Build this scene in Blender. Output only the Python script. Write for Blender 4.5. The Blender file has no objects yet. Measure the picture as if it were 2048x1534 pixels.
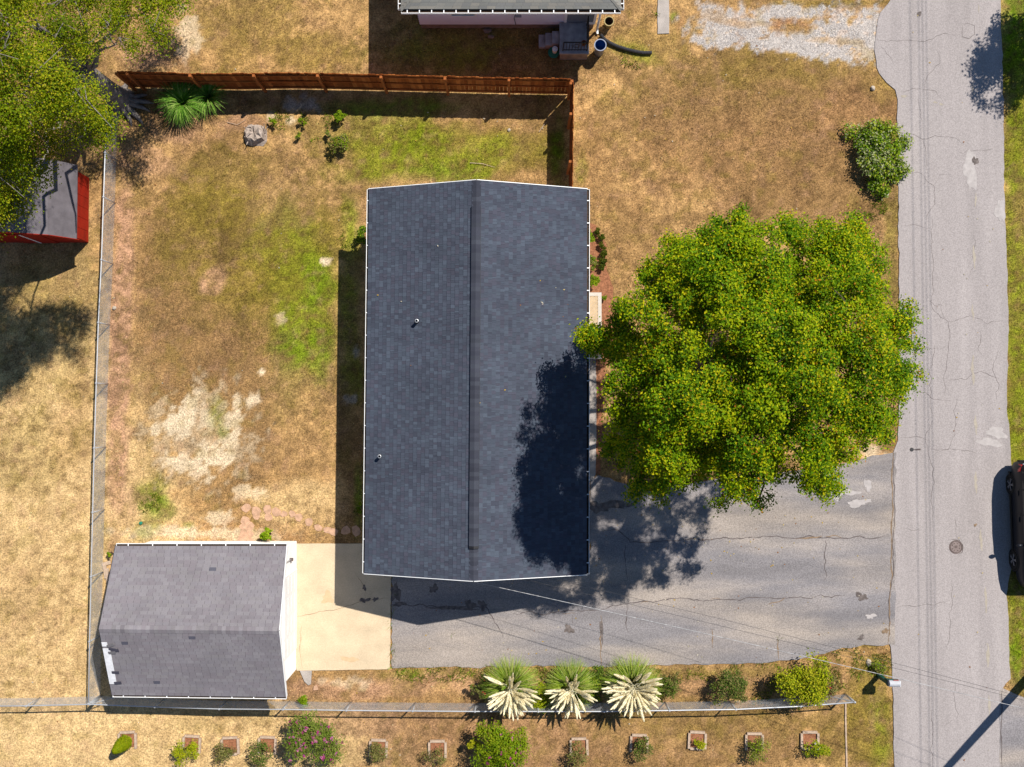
import bpy, math, random
import numpy as np
from mathutils import Vector, Matrix

# ------------------------------------------------------------------ camera, sky, sun, exposure
scene = bpy.context.scene
H = 38.0                      # flying height of the camera in metres
F = 2052.0                    # focal length in photo pixels (photo 2048 x 1534)
TILT = math.radians(1.62)
cam_d = bpy.data.cameras.new('camera')
cam_d.sensor_width = 36.0
cam_d.sensor_fit = 'HORIZONTAL'
cam_d.lens = 36.0 * F / 2048.0
cam_d.clip_end = 2000
cam = bpy.data.objects.new('camera', cam_d)
scene.collection.objects.link(cam)
cam.location = (0, 0, H)
cam.rotation_euler = (TILT, 0, 0)
scene.camera = cam

SUN_EL = math.radians(55.0)
SUN_DIR = Vector((0.68, 0.733, 0)).normalized()      # horizontal direction towards the sun
w = bpy.data.worlds.new('World')
scene.world = w
w.use_nodes = True
nt = w.node_tree
bg = nt.nodes['Background']
sky = nt.nodes.new('ShaderNodeTexSky')
sky.sky_type = 'NISHITA'
sky.sun_disc = False
sky.sun_elevation = SUN_EL
sky.sun_rotation = math.atan2(SUN_DIR.x, SUN_DIR.y)
sky.dust_density = 0.0
sky.ozone_density = 3.5
nt.links.new(sky.outputs[0], bg.inputs[0])
bg.inputs[1].default_value = 0.07
sun_d = bpy.data.lights.new('sun', 'SUN')
sun_d.energy = 5.0
sun_d.angle = math.radians(0.5)
sun_d.color = (1.0, 0.945, 0.86)
sun = bpy.data.objects.new('sun', sun_d)
scene.collection.objects.link(sun)
sv = Vector((SUN_DIR.x * math.cos(SUN_EL), SUN_DIR.y * math.cos(SUN_EL), math.sin(SUN_EL)))
sun.rotation_euler = sv.to_track_quat('Z', 'Y').to_euler()
sun.location = (20, 20, 30)
scene.view_settings.view_transform = 'Standard'
scene.view_settings.look = 'None'
scene.view_settings.gamma = 1.0
scene.view_settings.exposure = 0.43

# ------------------------------------------------------------------ helpers
RNG = np.random.default_rng(7)
random.seed(7)
COL = scene.collection
CT, ST = math.cos(TILT), math.sin(TILT)

def P(px, py, z=0.0):
    """world point at height z seen at photo pixel (px, py): used to read sizes and places off the photo"""
    dx, dy, dz = (px - 1024) / F, -(py - 767) / F, -1.0
    wy, wz = dy * CT - dz * ST, dy * ST + dz * CT
    t = (z - H) / wz
    return Vector((dx * t, wy * t, z))

def G(px, py):
    p = P(px, py)
    return (p.x, p.y)

def to_px(x, y, z=0.0):
    vy, vz = y, z - H
    cy, cz = vy * CT + vz * ST, -vy * ST + vz * CT
    return 1024 + F * x / -cz, 767 - F * cy / -cz

def lin(c):
    c = c / 255.0
    return c / 12.92 if c <= 0.04045 else ((c + 0.055) / 1.055) ** 2.4

ALB = 0.55
def A(r, g, b, k=ALB):
    """reflectance of a surface whose sunlit photo colour is r,g,b"""
    return (lin(r) * k, lin(g) * k, lin(b) * k)

def np_mesh(name, V, Fc, cols=None, smooth=False):
    V = np.asarray(V, dtype=np.float32).reshape(-1, 3)
    me = bpy.data.meshes.new(name)
    if isinstance(Fc, np.ndarray):
        k = Fc.shape[1]
        n = len(Fc)
        me.vertices.add(len(V)); me.vertices.foreach_set('co', V.ravel())
        me.loops.add(n * k); me.loops.foreach_set('vertex_index', Fc.astype(np.int32).ravel())
        me.polygons.add(n)
        me.polygons.foreach_set('loop_start', np.arange(0, n * k, k, dtype=np.int32))
        me.polygons.foreach_set('loop_total', np.full(n, k, dtype=np.int32))
        me.update(calc_edges=True)
    else:
        me.from_pydata(V.tolist(), [], Fc)
        me.update()
    if cols is not None:
        c = np.asarray(cols, dtype=np.float32).reshape(-1, 3)
        c4 = np.ones((len(V), 4), dtype=np.float32); c4[:, :3] = c
        at = me.color_attributes.new('Col', 'FLOAT_COLOR', 'POINT')
        at.data.foreach_set('color', c4.ravel())
    if smooth:
        me.polygons.foreach_set('use_smooth', np.ones(len(me.polygons), dtype=bool))
    return me

class MB:
    """collects simple solids into one mesh"""
    def __init__(self):
        self.v, self.f, self.c = [], [], []
        self.col = (1, 1, 1)
    def add(self, vs, fs):
        b = len(self.v)
        self.v.extend([tuple(p) for p in vs])
        self.c.extend([self.col] * len(vs))
        self.f.extend([tuple(i + b for i in f) for f in fs])
    def hexa(self, p):          # 4 bottom + 4 top points
        self.add(p, [(3, 2, 1, 0), (4, 5, 6, 7), (0, 1, 5, 4), (1, 2, 6, 5), (2, 3, 7, 6), (3, 0, 4, 7)])
    def box(self, c, s, rz=0.0):
        cx, cy, cz = c; hx, hy, hz = s[0] / 2, s[1] / 2, s[2] / 2
        co, si = math.cos(rz), math.sin(rz)
        pts = []
        for dz in (-hz, hz):
            for dx, dy in ((-hx, -hy), (hx, -hy), (hx, hy), (-hx, hy)):
                pts.append((cx + dx * co - dy * si, cy + dx * si + dy * co, cz + dz))
        self.hexa(pts)
    def beam(self, a, b, wd, ht, up=(0, 0, 1)):
        a, b, up = Vector(a), Vector(b), Vector(up)
        d = (b - a).normalized()
        s = d.cross(up)
        if s.length < 1e-4: s = d.cross(Vector((0, 1, 0)))
        s.normalize(); u = s.cross(d)
        s = s * wd / 2; u = u * ht / 2
        self.hexa([a - s - u, a + s - u, b + s - u, b - s - u, a - s + u, a + s + u, b + s + u, b - s + u])
    def tube(self, pts, rad, n=8, cap=True):
        pts = [Vector(p) for p in pts]
        if not hasattr(rad, '__len__'): rad = [rad] * len(pts)
        vs, fs = [], []
        ref = None
        for i, p in enumerate(pts):
            d = (pts[min(i + 1, len(pts) - 1)] - pts[max(i - 1, 0)]).normalized()
            if ref is None:
                ref = Vector((0, 0, 1)) if abs(d.z) < .9 else Vector((1, 0, 0))
            s = d.cross(ref).normalized(); u = s.cross(d); ref = u
            for k in range(n):
                a = 2 * math.pi * k / n
                vs.append(p + (s * math.cos(a) + u * math.sin(a)) * rad[i])
        for i in range(len(pts) - 1):
            for k in range(n):
                k2 = (k + 1) % n
                fs.append((i * n + k, i * n + k2, (i + 1) * n + k2, (i + 1) * n + k))
        if cap:
            fs.append(tuple(range(n - 1, -1, -1)))
            fs.append(tuple((len(pts) - 1) * n + k for k in range(n)))
        self.add(vs, fs)
    def lathe(self, c, prof, n=20, axis='z'):
        vs, fs = [], []
        for r, h in prof:
            for k in range(n):
                a = 2 * math.pi * k / n
                if axis == 'z': vs.append((c[0] + r * math.cos(a), c[1] + r * math.sin(a), c[2] + h))
                else: vs.append((c[0] + h, c[1] + r * math.cos(a), c[2] + r * math.sin(a)))
        for i in range(len(prof) - 1):
            for k in range(n):
                k2 = (k + 1) % n
                fs.append((i * n + k, i * n + k2, (i + 1) * n + k2, (i + 1) * n + k))
        self.add(vs, fs)
    def prism(self, poly, z0, z1):
        n = len(poly)
        vs = [(x, y, z0) for x, y in poly] + [(x, y, z1) for x, y in poly]
        fs = [tuple(range(n - 1, -1, -1)), tuple(range(n, 2 * n))]
        fs += [(i, (i + 1) % n, n + (i + 1) % n, n + i) for i in range(n)]
        self.add(vs, fs)
    def blob(self, c, r, seed=0, n=8, m=5, amp=.25):
        rr = random.Random(seed)
        vs, fs = [], []
        for j in range(m + 1):
            th = math.pi * j / m
            for k in range(n):
                a = 2 * math.pi * k / n
                q = 1 + rr.uniform(-amp, amp)
                vs.append((c[0] + r[0] * q * math.sin(th) * math.cos(a), c[1] + r[1] * q * math.sin(th) * math.sin(a), c[2] + r[2] * q * math.cos(th)))
        for j in range(m):
            for k in range(n):
                k2 = (k + 1) % n
                fs.append((j * n + k, (j + 1) * n + k, (j + 1) * n + k2, j * n + k2))
        self.add(vs, fs)
    def mesh(self, name, smooth=False, off=(0, 0, 0), col=False):
        V = np.array(self.v, dtype=np.float32) - np.array(off, dtype=np.float32)
        return np_mesh(name, V, self.f, self.c if col else None, smooth)

def link(name, me, mat, parent=None, loc=(0, 0, 0)):
    o = bpy.data.objects.new(name, me)
    COL.objects.link(o)
    if me is not None and mat is not None and len(me.materials) == 0:
        me.materials.append(mat)
    o.location = loc
    if parent is not None: o.parent = parent
    return o

def tag(o, label, cat, group=None):
    o['label'] = label; o['category'] = cat
    if group: o['group'] = group
    return o

def thing(name, label, cat, loc=(0, 0, 0), group=None, rz=0.0):
    o = bpy.data.objects.new(name, None)
    o.empty_display_size = 0.2
    COL.objects.link(o)
    o.location = loc; o.rotation_euler = (0, 0, rz)
    return tag(o, label, cat, group)

def wpos(o):
    p = Vector((0, 0, 0))
    while o is not None:
        p += Vector(o.location); o = o.parent
    return p

def part(t, name, mb, mat, smooth=False, col=False, kind=None, label=None):
    """a mesh in world coordinates as a part of thing (or part) t"""
    off = wpos(t)
    o = link(name, mb.mesh(name, smooth, off, col), mat, t)
    if kind: o['kind'] = kind
    if label: o['label'] = label
    return o

def single(name, mb, mat, label, cat, loc, group=None, smooth=False, col=False):
    o = link(name, mb.mesh(name, smooth, loc, col), mat, None, loc)
    return tag(o, label, cat, group)

def struct(name, me, mat, parent=None):
    o = link(name, me, mat, parent)
    o['kind'] = 'structure'
    return o

# ---- noise
def hash2(ix, iy, seed):
    h = (ix.astype(np.int64) * 374761393 + iy.astype(np.int64) * 668265263 + seed * 974711) & 0xffffffff
    h = ((h ^ (h >> 13)) * 1274126177) & 0xffffffff
    h = h ^ (h >> 16)
    return (h & 0xffff) / 65535.0
def vnoise(x, y, seed=0):
    ix, iy = np.floor(x), np.floor(y)
    fx, fy = x - ix, y - iy
    fx = fx * fx * (3 - 2 * fx); fy = fy * fy * (3 - 2 * fy)
    a, b = hash2(ix, iy, seed), hash2(ix + 1, iy, seed)
    c, d = hash2(ix, iy + 1, seed), hash2(ix + 1, iy + 1, seed)
    return (a * (1 - fx) + b * fx) * (1 - fy) + (c * (1 - fx) + d * fx) * fy
def fbm(x, y, seed=0, o=4):
    s = np.zeros_like(x); t = 0; a = 1.0
    for i in range(o):
        s += a * vnoise(x * 2 ** i + 17.3 * i, y * 2 ** i - 9.1 * i, seed + i); t += a; a *= .55
    return s / t
def sstep(a, b, x):
    t = np.clip((x - a) / (b - a), 0, 1)
    return t * t * (3 - 2 * t)
def in_poly(px, py, poly):
    ins = np.zeros(len(px), dtype=bool)
    n = len(poly); j = n - 1
    for i in range(n):
        xi, yi = poly[i]; xj, yj = poly[j]
        if yi != yj:
            ins ^= ((yi > py) != (yj > py)) & (px < (xj - xi) * (py - yi) / (yj - yi) + xi)
        j = i
    return ins

# ------------------------------------------------------------------ materials
def _n(nt, t, **kw):
    n = nt.nodes.new(t)
    for k, v in kw.items(): setattr(n, k, v)
    return n
def pmat(name, col=(1, 1, 1), rough=.8, var=.15, scale=6.0, bump=0.0, bscale=60.0, attr=False, spec=.3, metal=0.0,
         stretch=(1, 1, 1), fine=0.0, fscale=90.0, var2=None, col2=None, trans=0.0):
    m = bpy.data.materials.new(name); m.use_nodes = True
    t = m.node_tree; bs = t.nodes['Principled BSDF']; L = t.links.new
    bs.inputs['Roughness'].default_value = rough
    bs.inputs['Specular IOR Level'].default_value = spec
    bs.inputs['Metallic'].default_value = metal
    geo = _n(t, 'ShaderNodeNewGeometry')
    mp = _n(t, 'ShaderNodeMapping'); mp.inputs['Scale'].default_value = stretch
    L(geo.outputs['Position'], mp.inputs['Vector'])
    if attr:
        at = _n(t, 'ShaderNodeAttribute', attribute_name='Col'); base = at.outputs['Color']
    else:
        rg = _n(t, 'ShaderNodeRGB'); rg.outputs[0].default_value = (*col, 1); base = rg.outputs[0]
    if col2 is not None:
        no = _n(t, 'ShaderNodeTexNoise'); no.inputs['Scale'].default_value = scale * .5; no.inputs['Detail'].default_value = 5
        L(mp.outputs[0], no.inputs['Vector'])
        mr = _n(t, 'ShaderNodeMapRange'); mr.inputs[1].default_value = .42; mr.inputs[2].default_value = .62
        L(no.outputs[0], mr.inputs[0])
        mx = _n(t, 'ShaderNodeMix', data_type='RGBA')
        L(mr.outputs[0], mx.inputs[0]); L(base, mx.inputs[6]); mx.inputs[7].default_value = (*col2, 1)
        base = mx.outputs[2]
    def mul(base, sc, amt, det, strv=True):
        no = _n(t, 'ShaderNodeTexNoise'); no.inputs['Scale'].default_value = sc; no.inputs['Detail'].default_value = det
        L(mp.outputs[0] if strv else geo.outputs['Position'], no.inputs['Vector'])
        mr = _n(t, 'ShaderNodeMapRange'); mr.inputs[1].default_value = .30; mr.inputs[2].default_value = .70
        mr.inputs[3].default_value = 1 - amt; mr.inputs[4].default_value = 1 + amt
        L(no.outputs[0], mr.inputs[0])
        mx = _n(t, 'ShaderNodeVectorMath', operation='SCALE')
        L(base, mx.inputs[0]); L(mr.outputs[0], mx.inputs['Scale'])
        return mx.outputs[0]
    if var: base = mul(base, scale, var, 5)
    if fine: base = mul(base, fscale, fine, 2, False)
    L(base, bs.inputs['Base Color'])
    if bump:
        no = _n(t, 'ShaderNodeTexNoise'); no.inputs['Scale'].default_value = bscale; no.inputs['Detail'].default_value = 4
        L(geo.outputs['Position'], no.inputs['Vector'])
        bp = _n(t, 'ShaderNodeBump'); bp.inputs['Strength'].default_value = bump; bp.inputs['Distance'].default_value = .02
        L(no.outputs[0], bp.inputs['Height']); L(bp.outputs[0], bs.inputs['Normal'])
    if trans:
        tr = _n(t, 'ShaderNodeBsdfTranslucent'); L(base, tr.inputs['Color'])
        mxs = _n(t, 'ShaderNodeMixShader'); mxs.inputs[0].default_value = trans
        L(bs.outputs[0], mxs.inputs[1]); L(tr.outputs[0], mxs.inputs[2])
        L(mxs.outputs[0], t.nodes['Material Output'].inputs['Surface'])
    return m

M = {}
M['ground'] = pmat('lawn_soil', attr=True, rough=1, var=.20, scale=9, fine=.42, fscale=20, bump=.6, bscale=22, spec=0)
M['blade'] = pmat('grass_blade', attr=True, rough=.9, var=0, spec=.05, trans=.2)
M['leaf'] = pmat('leaf', attr=True, rough=.6, var=0, spec=.1, trans=.30)
M['petal'] = pmat('petal', attr=True, rough=.8, var=0, spec=.1, trans=.3)
M['plume'] = pmat('plume', (.97, .91, .70), rough=1, var=.06, scale=9, spec=0, trans=.35)
M['road'] = pmat('road_asphalt', A(197, 188, 186), rough=.95, var=.10, scale=1.6, stretch=(1, .10, 1), fine=.19, fscale=28, bump=.3, bscale=80, spec=.1)
M['drive'] = pmat('driveway_asphalt', A(166, 161, 163), rough=.95, var=.20, scale=1.3, stretch=(.22, 1, 1), fine=.27, fscale=26, bump=.4, bscale=60, spec=.1, col2=A(188, 176, 166))
M['concrete'] = pmat('slab_concrete', A(250, 226, 190), rough=.9, var=.10, scale=1.6, fine=.09, fscale=24, bump=.15, spec=.15)
M['walk'] = pmat('walk_concrete', A(208, 198, 190), rough=.95, var=.16, scale=2.5, fine=.14, fscale=34, bump=.25, spec=.1)
M['seam'] = pmat('crack_fill', A(122, 112, 110), rough=1, var=.3, scale=4, spec=0)
M['straw_seam'] = pmat('dry_weed_litter', A(164, 140, 116), rough=1, var=.3, scale=12, spec=0)
M['stain'] = pmat('damp_moss', A(134, 124, 120), rough=1, var=.4, scale=7, fine=.3, spec=0)
M['pale'] = pmat('pale_repair', A(214, 206, 203), rough=1, var=.12, scale=6, fine=.15, spec=.05)
M['paint'] = pmat('worn_road_paint', A(205, 194, 178), rough=1, var=.12, scale=8, fine=.15, spec=.05)
M['shingle'] = pmat('asphalt_shingle', attr=True, rough=.95, var=.10, scale=.8, fine=.12, fscale=60, spec=.12)
M['deck'] = pmat('roof_deck', (.03, .03, .035), rough=1, var=.1)
M['white'] = pmat('white_metal', (.84, .84, .84), rough=.5, var=.05, scale=4, spec=.4)
M['siding'] = pmat('white_siding', (.90, .89, .87), rough=.7, var=.05, scale=2, spec=.3)
M['pinksiding'] = pmat('pale_siding', (.80, .83, .95), rough=.8, var=.05, scale=2, spec=.2)
M['brickbase'] = pmat('foundation', (.27, .21, .17), rough=1, var=.25, scale=5, bump=.3, spec=.1)
M['wood'] = pmat('stained_cedar', attr=True, rough=.85, var=.22, scale=9, stretch=(1, 1, .12), spec=.15)
M['deckwood'] = pmat('deck_board', A(235, 205, 165), rough=.8, var=.12, scale=10, spec=.15)
M['whitewood'] = pmat('white_board', A(240, 230, 218), rough=.8, var=.08, scale=10, spec=.2)
M['timber'] = pmat('weathered_timber', A(222, 196, 172), rough=.95, var=.2, scale=14, fine=.15, spec=.05)
M['mulch'] = pmat('red_mulch', A(180, 124, 92), rough=1, var=.3, scale=12, fine=.4, fscale=40, bump=.5, spec=0)
M['galv'] = pmat('galvanised_steel', (.47, .49, .52), rough=.45, var=.08, metal=.5, spec=.5)
M['wire'] = pmat('chain_wire', (.62, .63, .65), rough=.6, var=.1, metal=.1, spec=.4)
M['red'] = pmat('red_paint', A(186, 40, 18), rough=.75, var=.22, scale=3, stretch=(1, .4, 1), spec=.2)
M['tin'] = pmat('weathered_grey_roofing', A(126, 120, 126), rough=.8, var=.2, scale=3, fine=.12, spec=.2)
M['bark'] = pmat('bark', A(165, 155, 148), rough=1, var=.35, scale=8, bump=.6, bscale=18, spec=.05)
M['darkbark'] = pmat('maple_bark', A(112, 98, 84), rough=1, var=.3, scale=8, bump=.5, bscale=18, spec=.05)
M['deadwood'] = pmat('dead_wood', A(205, 188, 175), rough=1, var=.35, scale=10, bump=.5, spec=.05)
M['stone'] = pmat('stone', A(222, 208, 190), rough=1, var=.15, scale=6, spec=.1)
M['paver'] = pmat('pink_paver', A(230, 186, 154), rough=1, var=.22, scale=7, fine=.2, spec=.05)
M['brick'] = pmat('red_brick', A(190, 125, 118), rough=1, var=.2, scale=9, spec=.05)
M['black'] = pmat('black_iron', (.012, .012, .014), rough=.5, var=0, spec=.4)
M['blackplastic'] = pmat('black_corrugated', (.03, .03, .034), rough=.45, var=.1, spec=.4)
M['blue'] = pmat('blue_plastic', A(20, 100, 175), rough=.5, var=.1, spec=.4)
M['paleblue'] = pmat('faded_blue_plastic', A(165, 175, 200), rough=.5, var=.12, spec=.4)
M['teal'] = pmat('teal_plastic', A(40, 150, 120), rough=.5, var=.1, spec=.4)
M['clay'] = pmat('pale_clay', A(205, 185, 130), rough=.8, var=.15, spec=.2)
M['soil'] = pmat('soil_and_gutter_shade', (.06, .04, .028), rough=1, var=.4, scale=20, spec=0)
M['green'] = pmat('green_paint', A(25, 105, 95), rough=.5, var=.1, spec=.4)
M['redflag'] = pmat('red_flag', A(215, 45, 40), rough=.5, var=.05)
M['iron'] = pmat('cast_iron', A(128, 112, 108), rough=.8, var=.3, scale=14, spec=.3)
M['ironlight'] = pmat('worn_cast_iron', A(172, 155, 150), rough=.8, var=.25, scale=14, spec=.3)
M['carpaint'] = pmat('dark_car_paint', (.009, .010, .015), rough=.38, var=.05, spec=.25)
M['glass'] = pmat('dark_glass', (.008, .010, .012), rough=.05, var=0, spec=.6)
M['tyre'] = pmat('tyre_rubber', (.014, .014, .014), rough=.85, var=.1, spec=.2)
M['rim'] = pmat('alloy', (.30, .30, .32), rough=.35, var=.05, metal=.7)
M['taillight'] = pmat('red_lens', (.45, .01, .012), rough=.15, var=0, spec=.6)
M['chrome'] = pmat('bright_trim', (.6, .62, .65), rough=.25, var=0, metal=.8)
M['pole'] = pmat('pole_wood', A(120, 100, 82), rough=.95, var=.25, scale=6, stretch=(1, 1, .2), spec=.1)
M['cable'] = pmat('aluminium_cable', (.36, .36, .37), rough=.5, var=.5, scale=9, spec=.4)
M['darkcable'] = pmat('dark_cable', (.04, .04, .045), rough=.6, var=.1)
M['gravel'] = pmat('gravel_stone', attr=True, rough=1, var=0, spec=.05)
M['felt'] = pmat('bare_roof_felt', (.66, .66, .68), rough=.95, var=.12, scale=9, fine=.1)
M['terracotta'] = pmat('terracotta', A(190, 110, 60), rough=.9, var=.15)
# ------------------------------------------------------------------ the setting: ground, road, paving
ROAD = [(1790, -60), (1782, 0), (1776, 8), (1761, 25), (1756, 42), (1748, 100), (1753, 122), (1758, 148), (1773, 165), (1791, 180), (1795, 200),
        (1794, 237), (1797, 290), (1797, 375), (1797, 480), (1799, 609), (1798, 770), (1796, 880), (1786, 908), (1783, 1000), (1782, 1118), (1779, 1200), (1775, 1285),
        (1780, 1292), (1783, 1325), (1786, 1400), (1788, 1534), (1788, 1640),
        (2001, 1640), (2001, 1534), (2003, 1380), (2011, 1367), (2021, 1357), (2018, 1325), (2017, 1250), (2013, 1190), (2023, 1130), (2025, 1000), (2022, 918), (2019, 863),
        (2013, 818), (2014, 767), (2017, 659), (2015, 584), (2011, 479), (2008, 375), (2007, 250), (2005, 125), (2000, 32), (2001, 0), (2002, -60)]
DRIVE = [(784, 1112), (1180, 1105), (1180, 962), (1196, 950), (1290, 978), (1420, 960), (1560, 945), (1700, 925), (1745, 912), (1790, 904), (1790, 1290),
         (1728, 1292), (1686, 1296), (1636, 1310), (1596, 1318), (1536, 1325), (1430, 1328), (1324, 1329), (1186, 1334), (1074, 1331), (974, 1335), (862, 1334), (784, 1336)]
SLAB = [(586, 1087), (768, 1087), (768, 1112), (783, 1112), (780, 1338), (594, 1341), (586, 1300)]
WALK = [(1150, 716), (1192, 716), (1193, 850), (1191, 948), (1186, 962), (1150, 962)]
SIDE = [(1999, 1383), (2006, 1374), (2030, 1388), (2060, 1402), (2160, 1440), (2160, 1640), (1999, 1640)]
STRIP = [(1315, -40), (1338, -40), (1338, 67), (1315, 68)]
HOUSEF = [(770, 410), (1145, 410), (1145, 1108), (765, 1108)]
GARF = [(252, 1084), (590, 1088), (590, 1362), (252, 1362)]
NEIGH = [(842, -60), (1190, -60), (1190, 57), (842, 57)]
BED = [(1150, 440), (1190, 452), (1212, 490), (1216, 540), (1226, 600), (1240, 650), (1222, 700), (1206, 760), (1204, 860), (1200, 950), (1150, 950)]

def jitter_poly(poly, step=.22, amp=.035, seed=1):
    pts = [Vector(G(*p)) for p in poly]
    out = []
    rr = random.Random(seed)
    for i, a in enumerate(pts):
        b = pts[(i + 1) % len(pts)]
        n = max(1, int((b - a).length / step))
        if (b - a).length > 30: n = 1
        d = (b - a).normalized(); nn = Vector((-d.y, d.x))
        for k in range(n):
            q = a.lerp(b, k / n) + nn * rr.gauss(0, amp) * (1 if k or True else 0)
            out.append((q.x, q.y))
    return out

def sheet(name, poly, z, mat, amp=.03, parent=None, thick=.10, seed=1):
    mb = MB()
    mb.prism(jitter_poly(poly, amp=amp, seed=seed), z - thick, z)
    return struct(name, mb.mesh(name), mat, parent)

# ground colours as sunlit photo colours, put back to reflectance
C = {k: np.array(A(*v)) for k, v in dict(
    straw=(248, 211, 152), tan=(203, 162, 108), brown=(160, 125, 82), olive=(152, 132, 58), green=(144, 158, 36), lush=(116, 156, 22),
    sand=(255, 230, 192), dirt=(206, 160, 126), dark=(134, 104, 76), gravel=(224, 214, 206), rust=(186, 138, 98), mulch=(176, 112, 80), weed=(158, 138, 72)).items()}
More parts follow.
